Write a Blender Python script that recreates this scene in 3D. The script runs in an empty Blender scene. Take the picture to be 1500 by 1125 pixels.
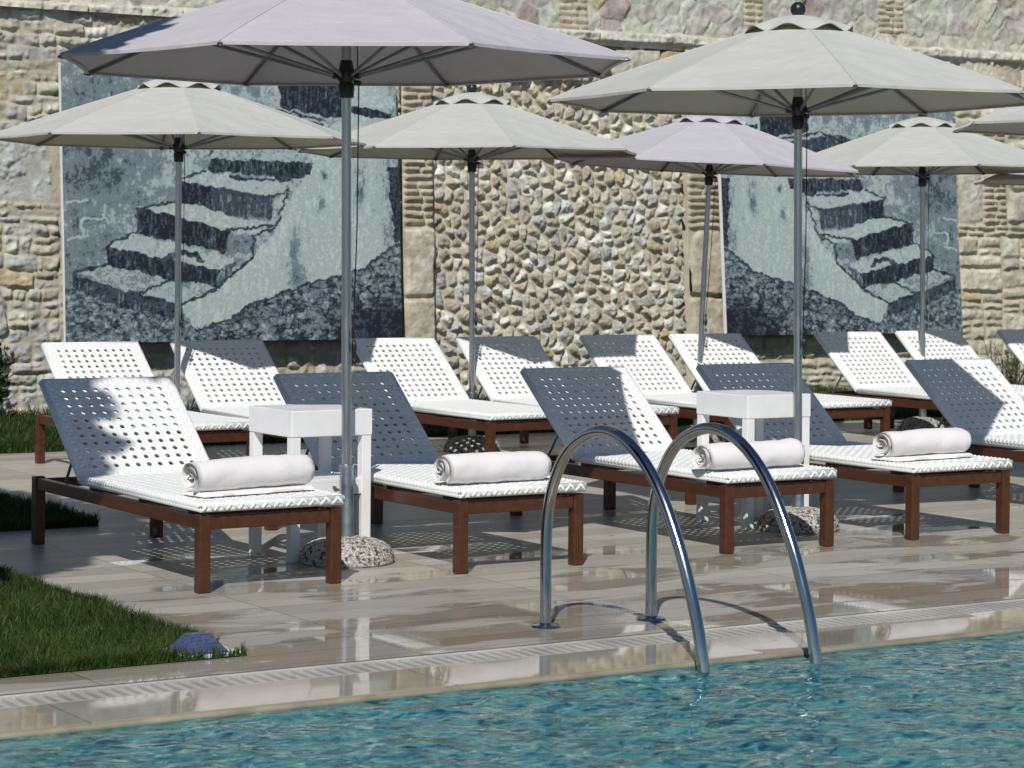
import bpy, bmesh, math, random
import numpy as np
from mathutils import Vector, Matrix, Euler
random.seed(7); RNG = np.random.default_rng(7)
PI = math.pi
scene = bpy.context.scene
COL = scene.collection

# ------------------------------------------------------------------ camera geometry
CAM_H = 1.4; YAW = 0.5637; ROLL = 0.009432; FPX = 3530.1
S, Cc = math.sin(YAW), math.cos(YAW)          # horizontal view direction is (S, Cc)
LEAN = ROLL                                     # parasol poles stand very slightly out of plumb

# ------------------------------------------------------------------ noise helpers (numpy)
def vnoise(x, z, seed):
    r = np.random.default_rng(seed); n = 128
    lat = r.random((n, n)).astype(np.float32)
    xi = np.floor(x).astype(np.int64); zi = np.floor(z).astype(np.int64)
    fx = (x - xi).astype(np.float32); fz = (z - zi).astype(np.float32)
    fx = fx*fx*(3-2*fx); fz = fz*fz*(3-2*fz)
    a = lat[xi % n, zi % n]; b = lat[(xi+1) % n, zi % n]
    c = lat[xi % n, (zi+1) % n]; d = lat[(xi+1) % n, (zi+1) % n]
    return (a*(1-fx)+b*fx)*(1-fz) + (c*(1-fx)+d*fx)*fz - 0.5
def fbm(x, z, seed, octv=4, gain=.55):
    t = 0; a = 1.0; f = 1.0
    for o in range(octv):
        t = t + a*vnoise(x*f + 17.3*o, z*f + 5.1*o, seed+o); a *= gain; f *= 2.03
    return t
def sstep(a, b, x):
    t = np.clip((x-a)/(b-a), 0, 1); return t*t*(3-2*t)

# ------------------------------------------------------------------ mesh helpers
def link(o, parent=None):
    COL.objects.link(o)
    if parent is not None: o.parent = parent
    return o
def mesh_obj(name, me, mat=None, parent=None, smooth=False):
    if mat is not None and not me.materials: me.materials.append(mat)
    if smooth: me.polygons.foreach_set('use_smooth', [True]*len(me.polygons))
    return link(bpy.data.objects.new(name, me), parent)
def from_arrays(name, V, F, col=None):
    me = bpy.data.meshes.new(name)
    V = np.asarray(V, np.float32); F = np.asarray(F, np.int32)
    k = F.shape[1]
    me.vertices.add(len(V)); me.vertices.foreach_set('co', V.ravel())
    me.loops.add(F.size); me.loops.foreach_set('vertex_index', F.ravel())
    me.polygons.add(len(F)); me.polygons.foreach_set('loop_start', np.arange(0, F.size, k, dtype=np.int32))
    me.polygons.foreach_set('loop_total', np.full(len(F), k, np.int32))
    me.update(calc_edges=True)
    if col is not None:
        at = me.color_attributes.new('Col', 'FLOAT_COLOR', 'POINT')
        c4 = np.ones((len(V), 4), np.float32); c4[:, :3] = col
        at.data.foreach_set('color', c4.ravel())
    me.validate(); return me
class MB:
    """collects shapes into ONE mesh"""
    def __init__(s): s.v = []; s.f = []
    def add(s, v, f):
        n = len(s.v); s.v += [tuple(p) for p in v]; s.f += [tuple(i+n for i in q) for q in f]
    def box(s, x0, x1, y0, y1, z0, z1, c=0.004):
        bm = bmesh.new(); bmesh.ops.create_cube(bm, size=1)
        for v in bm.verts:
            v.co = Vector(((x0+x1)/2+v.co.x*(x1-x0), (y0+y1)/2+v.co.y*(y1-y0), (z0+z1)/2+v.co.z*(z1-z0)))
        if c: bmesh.ops.bevel(bm, geom=bm.edges[:], offset=c, segments=2, affect='EDGES', profile=.5)
        bm.verts.index_update()
        s.add([v.co[:] for v in bm.verts], [[v.index for v in f.verts] for f in bm.faces]); bm.free()
    def tube(s, pts, r, n=10, cap=True):
        pts = [Vector(p) for p in pts]; rings = []
        rs = r if isinstance(r, (list, tuple)) else [r]*len(pts)
        up = None; V = []; F = []
        for i, p in enumerate(pts):
            t = (pts[min(i+1, len(pts)-1)]-pts[max(i-1, 0)]).normalized()
            if up is None:
                up = t.orthogonal().normalized()
            up = (up - t*up.dot(t)).normalized(); w = t.cross(up)
            for k in range(n):
                a = 2*PI*k/n; V.append(p + (up*math.cos(a)+w*math.sin(a))*rs[i])
        for i in range(len(pts)-1):
            for k in range(n):
                F.append((i*n+k, i*n+(k+1) % n, (i+1)*n+(k+1) % n, (i+1)*n+k))
        if cap:
            F.append(tuple(range(n-1, -1, -1))); F.append(tuple(range((len(pts)-1)*n, len(pts)*n)))
        s.add(V, F)
    def lathe(s, prof, n=24, c=(0, 0)):
        V = []; F = []
        for r, z in prof:
            for k in range(n):
                a = 2*PI*k/n; V.append((c[0]+r*math.cos(a), c[1]+r*math.sin(a), z))
        for i in range(len(prof)-1):
            for k in range(n):
                F.append((i*n+k, i*n+(k+1) % n, (i+1)*n+(k+1) % n, (i+1)*n+k))
        F.append(tuple(range(n-1, -1, -1))); F.append(tuple(range((len(prof)-1)*n, len(prof)*n)))
        s.add(V, F)
    def blob(s, c, M, nu=8, nv=5):
        V = []; F = []; c = Vector(c)
        for j in range(nv+1):
            th = PI*j/nv
            for i in range(nu):
                ph = 2*PI*i/nu
                V.append(c + M @ Vector((math.cos(th), math.sin(th)*math.cos(ph), math.sin(th)*math.sin(ph))))
        for j in range(nv):
            for i in range(nu):
                F.append((j*nu+i, j*nu+(i+1) % nu, (j+1)*nu+(i+1) % nu, (j+1)*nu+i))
        s.add(V, F)
    def mesh(s, name):
        me = bpy.data.meshes.new(name); me.from_pydata(s.v, [], s.f); me.update(); return me
    def build(s, name, mat, parent=None, smooth=False, angle=None):
        me = s.mesh(name); o = mesh_obj(name, me, mat, parent, smooth)
        if angle: me.set_sharp_from_angle(angle=math.radians(angle))
        return o
def tag(o, label=None, cat=None, group=None, kind=None):
    if label: o['label'] = label
    if cat: o['category'] = cat
    if group: o['group'] = group
    if kind: o['kind'] = kind
    return o
def empty(name, loc=(0, 0, 0), label=None, cat=None, group=None):
    o = bpy.data.objects.new(name, None); o.empty_display_size = .1; o.location = loc
    COL.objects.link(o); return tag(o, label, cat, group)
def copy_tree(o, parent=None):
    c = o.copy(); COL.objects.link(c)
    if parent is not None: c.parent = parent
    for ch in list(o.children): copy_tree(ch, c)
    return c

# ------------------------------------------------------------------ materials
def new_mat(name):
    m = bpy.data.materials.new(name); m.use_nodes = True
    nt = m.node_tree; b = nt.nodes['Principled BSDF']; return m, nt, b
def N(nt, t, **kw):
    n = nt.nodes.new(t)
    for k, v in kw.items():
        if k in n.inputs: n.inputs[k].default_value = v
        else: setattr(n, k, v)
    return n
def ramp(nt, fac, stops):
    r = nt.nodes.new('ShaderNodeValToRGB'); e = r.color_ramp.elements
    while len(e) < len(stops): e.new(.5)
    for k, (p, c) in enumerate(stops):
        e[k].position = p; e[k].color = (*c, 1) if len(c) == 3 else c
    nt.links.new(fac, r.inputs[0]); return r
def g3(v): return (v, v, v)
def mat_simple(name, col, rough=.5, metal=0, nscale=None, namt=.15, bump=0, bscale=60, spec=.5, stretch=(1, 1, 1), coat=0):
    m, nt, b = new_mat(name); L = nt.links
    b.inputs['Base Color'].default_value = (*col, 1); b.inputs['Roughness'].default_value = rough
    b.inputs['Metallic'].default_value = metal; b.inputs['Specular IOR Level'].default_value = spec
    if coat: b.inputs['Coat Weight'].default_value = coat; b.inputs['Coat Roughness'].default_value = .15
    tc = N(nt, 'ShaderNodeTexCoord'); mp = N(nt, 'ShaderNodeMapping'); mp.inputs['Scale'].default_value = stretch
    L.new(tc.outputs['Object'], mp.inputs[0])
    if nscale:
        n = N(nt, 'ShaderNodeTexNoise', Scale=nscale, Detail=5.0); L.new(mp.outputs[0], n.inputs['Vector'])
        lo = tuple(max(0, c*(1-namt)) for c in col); hi = tuple(min(1, c*(1+namt)) for c in col)
        r = ramp(nt, n.outputs['Fac'], [(.3, lo), (.7, hi)]); L.new(r.outputs[0], b.inputs['Base Color'])
        rr = N(nt, 'ShaderNodeMapRange'); rr.inputs['To Min'].default_value = max(0, rough-.08); rr.inputs['To Max'].default_value = min(1, rough+.12)
        L.new(n.outputs['Fac'], rr.inputs[0]); L.new(rr.outputs[0], b.inputs['Roughness'])
    if bump:
        n2 = N(nt, 'ShaderNodeTexNoise', Scale=bscale, Detail=3.0); L.new(mp.outputs[0], n2.inputs['Vector'])
        bp = N(nt, 'ShaderNodeBump', Strength=bump, Distance=.004); L.new(n2.outputs['Fac'], bp.inputs['Height']); L.new(bp.outputs[0], b.inputs['Normal'])
    return m
M = {}
M['wood'] = mat_simple('stained_wood', (.076, .024, .0095), .30, 0, 5, .24, .25, 30, stretch=(6, 1, 6))
M['white_paint'] = mat_simple('white_paint', (.82, .82, .81), .35, 0, 6, .05, .08, 40)
M['steel'] = mat_simple('polished_steel', (.46, .46, .45), .12, 1, 9, .08, .03, 20)
M['pole'] = mat_simple('brushed_pole', (.42, .43, .44), .30, 1, 14, .12, .04, 60, stretch=(8, 8, .6))
M['zinc'] = mat_simple('galvanised_steel', (.44, .50, .54), .36, 1, 25, .25, .05, 50)
M['black'] = mat_simple('black_plastic', (.012, .012, .014), .35, 0, 20, .3, .05, 60)
M['strut'] = mat_simple('grey_aluminium', (.26, .26, .27), .42, 1, 20, .1)
M['pale_strut'] = mat_simple('support_metal', (.25, .27, .3), .4, .8)
M['grate'] = mat_simple('white_grating', (.47, .45, .40), .35, 0, 3, .22)
M['channel'] = mat_simple('wet_channel', (.05, .048, .042), .25, 0, 8, .3)
M['light_slab'] = mat_simple('pale_slab', (.5, .5, .47), .6, 0, 12, .15)
M['tread'] = mat_simple('dark_tread', (.03, .024, .02), .5, 0, 10, .2)
M['soil'] = mat_simple('soil', (.035, .05, .016), .95, 0, 30, .5, .6, 60)
M['bark'] = mat_simple('bark', (.12, .09, .06), .9, 0, 10, .4, .6, 30)

def mat_rattan():
    m, nt, b = new_mat('white_woven_resin'); L = nt.links
    tc = N(nt, 'ShaderNodeTexCoord')
    n = N(nt, 'ShaderNodeTexNoise', Scale=14.0, Detail=4.0); L.new(tc.outputs['Object'], n.inputs['Vector'])
    r = ramp(nt, n.outputs['Fac'], [(.3, (.76, .77, .76)), (.7, (.84, .84, .82))]); L.new(r.outputs[0], b.inputs['Base Color'])
    b.inputs['Roughness'].default_value = .5; b.inputs['Specular IOR Level'].default_value = .35
    w1 = N(nt, 'ShaderNodeTexWave', Scale=38.0, Distortion=.6); w1.bands_direction = 'DIAGONAL'
    L.new(tc.outputs['Object'], w1.inputs['Vector'])
    w2 = N(nt, 'ShaderNodeTexWave', Scale=46.0, Distortion=.6); w2.bands_direction = 'X'
    L.new(tc.outputs['Object'], w2.inputs['Vector'])
    mx = N(nt, 'ShaderNodeMath', operation='MULTIPLY'); L.new(w1.outputs['Fac'], mx.inputs[0]); L.new(w2.outputs['Fac'], mx.inputs[1])
    bp = N(nt, 'ShaderNodeBump', Strength=.35, Distance=.003); L.new(mx.outputs[0], bp.inputs['Height']); L.new(bp.outputs[0], b.inputs['Normal'])
    return m
M['rattan'] = mat_rattan()
def mat_towel():
    m, nt, b = new_mat('terry_towel'); L = nt.links
    b.inputs['Base Color'].default_value = (.80, .77, .755, 1); b.inputs['Roughness'].default_value = .95
    b.inputs['Specular IOR Level'].default_value = .1
    b.inputs['Sheen Weight'].default_value = .2
    tc = N(nt, 'ShaderNodeTexCoord')
    n = N(nt, 'ShaderNodeTexNoise', Scale=320.0, Detail=3.0); L.new(tc.outputs['Object'], n.inputs['Vector'])
    n2 = N(nt, 'ShaderNodeTexNoise', Scale=22.0, Detail=3.0); L.new(tc.outputs['Object'], n2.inputs['Vector'])
    a = N(nt, 'ShaderNodeMath', operation='ADD'); L.new(n.outputs['Fac'], a.inputs[0]); L.new(n2.outputs['Fac'], a.inputs[1])
    bp = N(nt, 'ShaderNodeBump', Strength=.45, Distance=.004); L.new(a.outputs[0], bp.inputs['Height']); L.new(bp.outputs[0], b.inputs['Normal'])
    return m
M['towel'] = mat_towel()
def mat_fabric(name, col):
    m, nt, b = new_mat(name); L = nt.links
    out = nt.nodes['Material Output']
    tc = N(nt, 'ShaderNodeTexCoord')
    n = N(nt, 'ShaderNodeTexNoise', Scale=2.2, Detail=6.0); L.new(tc.outputs['Object'], n.inputs['Vector'])
    r = ramp(nt, n.outputs['Fac'], [(.25, tuple(c*.92 for c in col)), (.75, tuple(c*1.05 for c in col))])
    w = N(nt, 'ShaderNodeTexNoise', Scale=260.0, Detail=2.0); L.new(tc.outputs['Object'], w.inputs['Vector'])
    n3 = N(nt, 'ShaderNodeTexNoise', Scale=7.0, Detail=2.0); L.new(tc.outputs['Object'], n3.inputs['Vector'])
    ad = N(nt, 'ShaderNodeMath', operation='MULTIPLY_ADD'); L.new(n3.outputs['Fac'], ad.inputs[0]); ad.inputs[1].default_value = 9; L.new(w.outputs['Fac'], ad.inputs[2])
    bp = N(nt, 'ShaderNodeBump', Strength=.4, Distance=.005); L.new(ad.outputs[0], bp.inputs['Height'])
    L.new(r.outputs[0], b.inputs['Base Color']); b.inputs['Roughness'].default_value = .9; b.inputs['Specular IOR Level'].default_value = .15
    L.new(bp.outputs[0], b.inputs['Normal'])
    tr = N(nt, 'ShaderNodeBsdfTranslucent'); tr.inputs['Color'].default_value = (col[0]*.9, col[1]*.8, col[2]*.62, 1)
    mx = N(nt, 'ShaderNodeMixShader'); mx.inputs[0].default_value = .20
    L.new(b.outputs[0], mx.inputs[1]); L.new(tr.outputs[0], mx.inputs[2]); L.new(mx.outputs[0], out.inputs['Surface'])
    return m
M['beige'] = mat_fabric('beige_canopy', (.645, .645, .59))
M['lavender'] = mat_fabric('lavender_canopy', (.63, .605, .635))
def mat_vcol(name, rough=.9, nscale=18, namt=.25, bump=.5, bscale=70, spec=.25, tint=(1, 1, 1)):
    m, nt, b = new_mat(name); L = nt.links
    at = N(nt, 'ShaderNodeAttribute', attribute_name='Col')
    tc = N(nt, 'ShaderNodeTexCoord')
    n = N(nt, 'ShaderNodeTexNoise', Scale=nscale, Detail=8.0, Roughness=.65); L.new(tc.outputs['Object'], n.inputs['Vector'])
    r = ramp(nt, n.outputs['Fac'], [(.28, tuple(t*(1-namt) for t in tint)), (.72, tuple(t*(1+namt*.6) for t in tint))])
    mx = N(nt, 'ShaderNodeMix', data_type='RGBA', blend_type='MULTIPLY'); mx.inputs[0].default_value = 1
    L.new(at.outputs['Color'], mx.inputs[6]); L.new(r.outputs[0], mx.inputs[7]); L.new(mx.outputs[2], b.inputs['Base Color'])
    b.inputs['Roughness'].default_value = rough; b.inputs['Specular IOR Level'].default_value = spec
    if bump:
        n2 = N(nt, 'ShaderNodeTexNoise', Scale=bscale, Detail=6.0, Roughness=.7); L.new(tc.outputs['Object'], n2.inputs['Vector'])
        bp = N(nt, 'ShaderNodeBump', Strength=bump, Distance=.012); L.new(n2.outputs['Fac'], bp.inputs['Height']); L.new(bp.outputs[0], b.inputs['Normal'])
    return m
M['stone'] = mat_vcol('rough_stone', .92, 16, .30, .6, 55, tint=(.89, .893, .842))
M['print'] = mat_vcol('printed_canvas', .75, 30, .06, .12, 240, .2)
M['pebble'] = mat_vcol('pebble_concrete', .85, 60, .2, .3, 90)
M['leaf'] = mat_vcol('leaf', .6, 3, .2, 0, spec=.3)
def mat_grass():
    m, nt, b = new_mat('grass_blade'); L = nt.links; out = nt.nodes['Material Output']
    at = N(nt, 'ShaderNodeAttribute', attribute_name='Col'); L.new(at.outputs['Color'], b.inputs['Base Color'])
    b.inputs['Roughness'].default_value = .55; b.inputs['Specular IOR Level'].default_value = .3
    tr = N(nt, 'ShaderNodeBsdfTranslucent'); L.new(at.outputs['Color'], tr.inputs['Color'])
    mx = N(nt, 'ShaderNodeMixShader'); mx.inputs[0].default_value = .25
    L.new(b.outputs[0], mx.inputs[1]); L.new(tr.outputs[0], mx.inputs[2]); L.new(mx.outputs[0], out.inputs['Surface'])
    return m
M['grass'] = mat_grass()

def mat_deck(name, tile=(1.18, .196), wet=1.0, tint=(1, 1, 1), off=(0, 0)):
    m, nt, b = new_mat(name); L = nt.links
    tc = N(nt, 'ShaderNodeTexCoord'); pos = tc.outputs['Object']
    mo = N(nt, 'ShaderNodeMapping'); mo.inputs['Location'].default_value = (off[0], off[1], 0); L.new(pos, mo.inputs[0])
    br = N(nt, 'ShaderNodeTexBrick', Scale=1.0); br.offset = .37; br.offset_frequency = 1; br.squash = 1
    br.inputs['Brick Width'].default_value = tile[0]; br.inputs['Row Height'].default_value = tile[1]
    br.inputs['Mortar Size'].default_value = .0035; br.inputs['Mortar Smooth'].default_value = .3
    br.inputs['Color1'].default_value = (.0, .0, .0, 1); br.inputs['Color2'].default_value = (1, 1, 1, 1); br.inputs['Mortar'].default_value = (.5, .5, .5, 1)
    L.new(mo.outputs[0], br.inputs['Vector'])
    plank = ramp(nt, br.outputs['Color'], [(0, (.335*tint[0], .308*tint[1], .258*tint[2])), (.5, (.415*tint[0], .388*tint[1], .330*tint[2])), (1, (.475*tint[0], .449*tint[1], .388*tint[2]))])
    # wood-look grain running along the planks
    mp = N(nt, 'ShaderNodeMapping'); mp.inputs['Scale'].default_value = (1.1, 17, 1); L.new(pos, mp.inputs[0])
    gr = N(nt, 'ShaderNodeTexNoise', Scale=1.6, Detail=7.0, Roughness=.62, Distortion=.6); L.new(mp.outputs[0], gr.inputs['Vector'])
    gc = ramp(nt, gr.outputs['Fac'], [(.3, g3(.90)), (.55, g3(1.0)), (.75, g3(1.07))])
    m1 = N(nt, 'ShaderNodeMix', data_type='RGBA', blend_type='MULTIPLY'); m1.inputs[0].default_value = 1
    L.new(plank.outputs[0], m1.inputs[6]); L.new(gc.outputs[0], m1.inputs[7])
    m2 = N(nt, 'ShaderNodeMix', data_type='RGBA', blend_type='MIX'); m2.inputs[7].default_value = (.17, .155, .13, 1)
    L.new(br.outputs['Fac'], m2.inputs[0]); L.new(m1.outputs[2], m2.inputs[6])
    # wetness: puddles lying along the planks, more of them near the pool
    mw = N(nt, 'ShaderNodeMapping'); mw.inputs['Scale'].default_value = (.85, 2.6, 1); L.new(pos, mw.inputs[0])
    wn = N(nt, 'ShaderNodeTexNoise', Scale=1.15, Detail=5.0, Roughness=.55, Distortion=.4); L.new(mw.outputs[0], wn.inputs['Vector'])
    sx = N(nt, 'ShaderNodeSeparateXYZ'); L.new(pos, sx.inputs[0])
    fall = N(nt, 'ShaderNodeMapRange'); fall.inputs['From Min'].default_value = 6.6; fall.inputs['From Max'].default_value = 11.8
    fall.inputs['To Min'].default_value = .10*wet; fall.inputs['To Max'].default_value = -.22
    L.new(sx.outputs['Y'], fall.inputs[0])
    ad = N(nt, 'ShaderNodeMath', operation='ADD'); L.new(wn.outputs['Fac'], ad.inputs[0]); L.new(fall.outputs[0], ad.inputs[1])
    a2 = N(nt, 'ShaderNodeMath', operation='MULTIPLY_ADD'); L.new(br.outputs['Color'], a2.inputs[0]); a2.inputs[1].default_value = .13; L.new(ad.outputs[0], a2.inputs[2])
    ww = ramp(nt, a2.outputs[0], [(.53, g3(0)), (.60, g3(1))])
    dk = N(nt, 'ShaderNodeMix', data_type='RGBA', blend_type='MULTIPLY'); dk.inputs[7].default_value = (.82, .80, .755, 1)
    L.new(ww.outputs[0], dk.inputs[0]); L.new(m2.outputs[2], dk.inputs[6]); L.new(dk.outputs[2], b.inputs['Base Color'])
    rr = N(nt, 'ShaderNodeMapRange'); rr.inputs['To Min'].default_value = .42; rr.inputs['To Max'].default_value = .035
    L.new(ww.outputs[0], rr.inputs[0]); L.new(rr.outputs[0], b.inputs['Roughness'])
    b.inputs['Specular IOR Level'].default_value = .5
    h = N(nt, 'ShaderNodeMath', operation='MULTIPLY_ADD'); L.new(gr.outputs['Fac'], h.inputs[0]); h.inputs[1].default_value = .25
    inv = N(nt, 'ShaderNodeMath', operation='SUBTRACT'); inv.inputs[0].default_value = 1; L.new(br.outputs['Fac'], inv.inputs[1]); L.new(inv.outputs[0], h.inputs[2])
    st = N(nt, 'ShaderNodeMapRange'); st.inputs['To Min'].default_value = .35; st.inputs['To Max'].default_value = .015; L.new(ww.outputs[0], st.inputs[0])
    bp = N(nt, 'ShaderNodeBump', Distance=.003); L.new(st.outputs[0], bp.inputs['Strength']); L.new(h.outputs[0], bp.inputs['Height']); L.new(bp.outputs[0], b.inputs['Normal'])
    return m
M['deck'] = mat_deck('deck_planks', off=(.1, .03))
M['coping'] = mat_deck('coping_tiles', tile=(1.25, .6), wet=1.25, tint=(.86, .83, .75), off=(.55, .0))
M['nosing'] = mat_simple('coping_nosing', (.27, .235, .17), .3, 0, 7, .25)

def mat_mosaic(name, s, cols, rough=.25, mortar=(.5, .55, .55)):
    m, nt, b = new_mat(name); L = nt.links
    tc = N(nt, 'ShaderNodeTexCoord')
    v = N(nt, 'ShaderNodeTexVoronoi', Scale=s, Randomness=0.0); v.distance = 'CHEBYCHEV'; L.new(tc.outputs['Object'], v.inputs['Vector'])
    sep = N(nt, 'ShaderNodeSeparateColor'); L.new(v.outputs['Color'], sep.inputs[0])
    r = ramp(nt, sep.outputs[0], [(k/(len(cols)-1), c) for k, c in enumerate(cols)]); r.color_ramp.interpolation = 'CONSTANT' if len(cols) > 3 else 'LINEAR'
    jt = ramp(nt, v.outputs['Distance'], [(.42, g3(0)), (.47, g3(1))])
    mx = N(nt, 'ShaderNodeMix', data_type='RGBA'); L.new(jt.outputs[0], mx.inputs[0]); L.new(r.outputs[0], mx.inputs[6]); mx.inputs[7].default_value = (*mortar, 1)
    L.new(mx.outputs[2], b.inputs['Base Color']); b.inputs['Roughness'].default_value = rough
    return m
M['basin'] = mat_mosaic('pool_mosaic', 17.0, [(.12, .58, .68), (.02, .22, .42), (.55, .86, .84), (.03, .34, .34), (.20, .66, .78), (.01, .10, .24), (.28, .70, .50)], .3, (.16, .46, .55))
M['blue_mosaic'] = mat_mosaic('blue_mosaic', 105.0, [(.040, .055, .125), (.050, .07, .15), (.062, .085, .17), (.035, .048, .11), (.055, .075, .155)], .3, (.085, .10, .15))

def mat_water():
    """pool water: mirror by Fresnel over a body that lets light through, bends it, and scatters some of it back"""
    m, nt, b = new_mat('pool_water'); L = nt.links; out = nt.nodes['Material Output']; nt.nodes.remove(b)
    tc = N(nt, 'ShaderNodeTexCoord')
    mp = N(nt, 'ShaderNodeMapping'); mp.inputs['Rotation'].default_value = (0, 0, .56); mp.inputs['Scale'].default_value = (.8, 1.3, 1); L.new(tc.outputs['Object'], mp.inputs[0])
    n = N(nt, 'ShaderNodeTexNoise', Scale=15.0, Detail=3.0, Distortion=.5); L.new(mp.outputs[0], n.inputs['Vector'])
    bp = N(nt, 'ShaderNodeBump', Strength=.08, Distance=.012); L.new(n.outputs['Fac'], bp.inputs['Height'])
    fr = N(nt, 'ShaderNodeFresnel', IOR=1.36); L.new(bp.outputs[0], fr.inputs['Normal'])
    gl = N(nt, 'ShaderNodeBsdfGlossy', Roughness=.0); L.new(bp.outputs[0], gl.inputs['Normal'])
    rf = N(nt, 'ShaderNodeBsdfRefraction', IOR=1.33, Roughness=.0); rf.inputs['Color'].default_value = (.75, .95, .96, 1); L.new(bp.outputs[0], rf.inputs['Normal'])
    tp = N(nt, 'ShaderNodeBsdfTransparent'); tp.inputs['Color'].default_value = (.82, .96, .97, 1)
    mx = N(nt, 'ShaderNodeMixShader'); mx.inputs[0].default_value = .45; L.new(tp.outputs[0], mx.inputs[1]); L.new(rf.outputs[0], mx.inputs[2])
    # refracted mosaic and bright and dark ripple dashes, painted into the diffuse colour
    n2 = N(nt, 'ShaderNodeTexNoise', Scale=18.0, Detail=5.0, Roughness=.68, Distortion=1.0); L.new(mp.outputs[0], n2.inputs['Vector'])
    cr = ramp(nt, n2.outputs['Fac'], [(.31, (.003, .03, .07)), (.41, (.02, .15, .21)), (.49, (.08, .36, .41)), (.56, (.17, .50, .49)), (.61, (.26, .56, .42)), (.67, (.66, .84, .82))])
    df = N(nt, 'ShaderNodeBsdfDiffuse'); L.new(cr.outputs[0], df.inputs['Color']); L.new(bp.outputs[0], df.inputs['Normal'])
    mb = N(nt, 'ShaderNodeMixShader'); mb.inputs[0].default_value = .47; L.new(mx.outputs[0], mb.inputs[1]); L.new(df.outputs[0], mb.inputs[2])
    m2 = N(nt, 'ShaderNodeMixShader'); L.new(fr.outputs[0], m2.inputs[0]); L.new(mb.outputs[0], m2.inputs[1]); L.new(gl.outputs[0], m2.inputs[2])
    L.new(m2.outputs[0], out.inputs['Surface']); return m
M['water'] = mat_water()

# ------------------------------------------------------------------ setting: deck, pool, lawns
POOL = (-7.0, 17.0, 0.6, 6.60)
def sheet(name, rects, z, mat, lab, thick=None):
    mb = MB()
    for x0, x1, y0, y1 in rects:
        if thick: mb.box(x0, x1, y0, y1, z-thick, z, 0)
        else: mb.add([(x0, y0, z), (x1, y0, z), (x1, y1, z), (x0, y1, z)], [(0, 1, 2, 3)])
    return tag(mb.build(name, mat), lab[0], lab[1], kind='structure')
x0, x1, y0, y1 = POOL
sheet('pool_deck', [(-200, 200, 7.165, 200), (-200, x0-.4, -200, 7.165), (x1+.4, 200, -200, 7.165), (x0-.4, x1+.4, -200, y0-.4)], 0,
      M['deck'], ('wet wood look plank tiles of the pool terrace', 'terrace'))
# bullnosed coping slabs round the pool
cp = MB()
cp.box(x0-.4, x1+.4, y1+.016, 6.955, -.035, 0.0, .004)
cp.box(x0-.4, x1+.4, y0-.4, y0-.012, -.035, 0, .003); cp.box(x0-.4, x0-.012, y0-.012, y1+.022, -.035, 0, .003); cp.box(x1+.012, x1+.4, y0-.012, y1+.022, -.035, 0, .003)
tag(cp.build('pool_coping', M['coping']), 'beige stone coping slabs along the pool edge', 'pool edge', kind='structure')
ns = MB(); ns.tube([(x0-.01, y1+.006, -.0135), (x1+.01, y1+.006, -.0135)], .0125, 12)
tag(ns.build('coping_nosing', M['nosing'], smooth=True), 'rounded yellowish nosing of the pool coping', 'pool edge', kind='structure')
bs = MB(); D = -1.25
bs.add([(x0, y0, D), (x1, y0, D), (x1, y1, D), (x0, y1, D), (x0, y0, -.036), (x1, y0, -.036), (x1, y1, -.036), (x0, y1, -.036)],
       [(0, 1, 2, 3), (0, 4, 5, 1), (1, 5, 6, 2), (2, 6, 7, 3), (3, 7, 4, 0)])
tag(bs.build('pool_basin', M['basin']), 'blue green mosaic pool basin', 'pool', kind='structure')
# water surface with real ripples
def build_water():
    xs = np.concatenate([np.arange(x0, .5, .12), np.arange(.5, 9.5, .016), np.arange(9.5, x1+.05, .12)]); xs[-1] = x1
    ys = np.concatenate([np.arange(y0, 4.2, .1), np.arange(4.2, y1, .013), [y1]])
    X, Y = np.meshgrid(xs, ys); Z = np.zeros_like(X)
    r = np.random.default_rng(3)
    for k in range(46):
        lam = .055*(1.04**k); a = r.normal(1.02, .55)+PI*(k % 2)        # mostly waves running to and from the wall
        kx, ky = math.cos(a)*2*PI/lam, math.sin(a)*2*PI/lam
        Z += .0105*lam*np.sin(kx*X+ky*Y+r.uniform(0, 2*PI) + 1.4*fbm(X*1.3+k, Y*1.3, 900+k, 2))
    mod = .65+1.0*np.clip(fbm(X*.9, Y*.9, 77, 3)+.3, 0, 1)
    Z = Z*mod*.25 - .018
    n, mm = X.shape; V = np.stack([X, Y, Z], -1).reshape(-1, 3)
    i = np.arange(n*mm).reshape(n, mm); F = np.stack([i[:-1, :-1], i[:-1, 1:], i[1:, 1:], i[1:, :-1]], -1).reshape(-1, 4)
    me = from_arrays('water', V, F)
    tag(mesh_obj('water', me, M['water'], smooth=True), 'rippled teal pool water', 'water', kind='structure')
build_water()
# overflow channel and its grating
ch = MB(); ch.box(x0-.4, x1+.4, 6.955, 7.165, -.09, -.045, 0)
tag(ch.build('drain_channel', M['channel']), 'dark channel under the overflow grating', 'channel', kind='structure')
gt = MB()
gt.box(0, 10.5, 6.957, 6.975, -.03, -.002, .002); gt.box(0, 10.5, 7.145, 7.163, -.03, -.002, .002)
xx = .02
while xx < 10.48:
    gt.box(xx, xx+.022, 6.975, 7.145, -.026, -.004, .0); xx += .0455
tag(gt.build('overflow_grating', M['grate']), 'pale slotted overflow grating running along the pool edge', 'drain grating')

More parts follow.
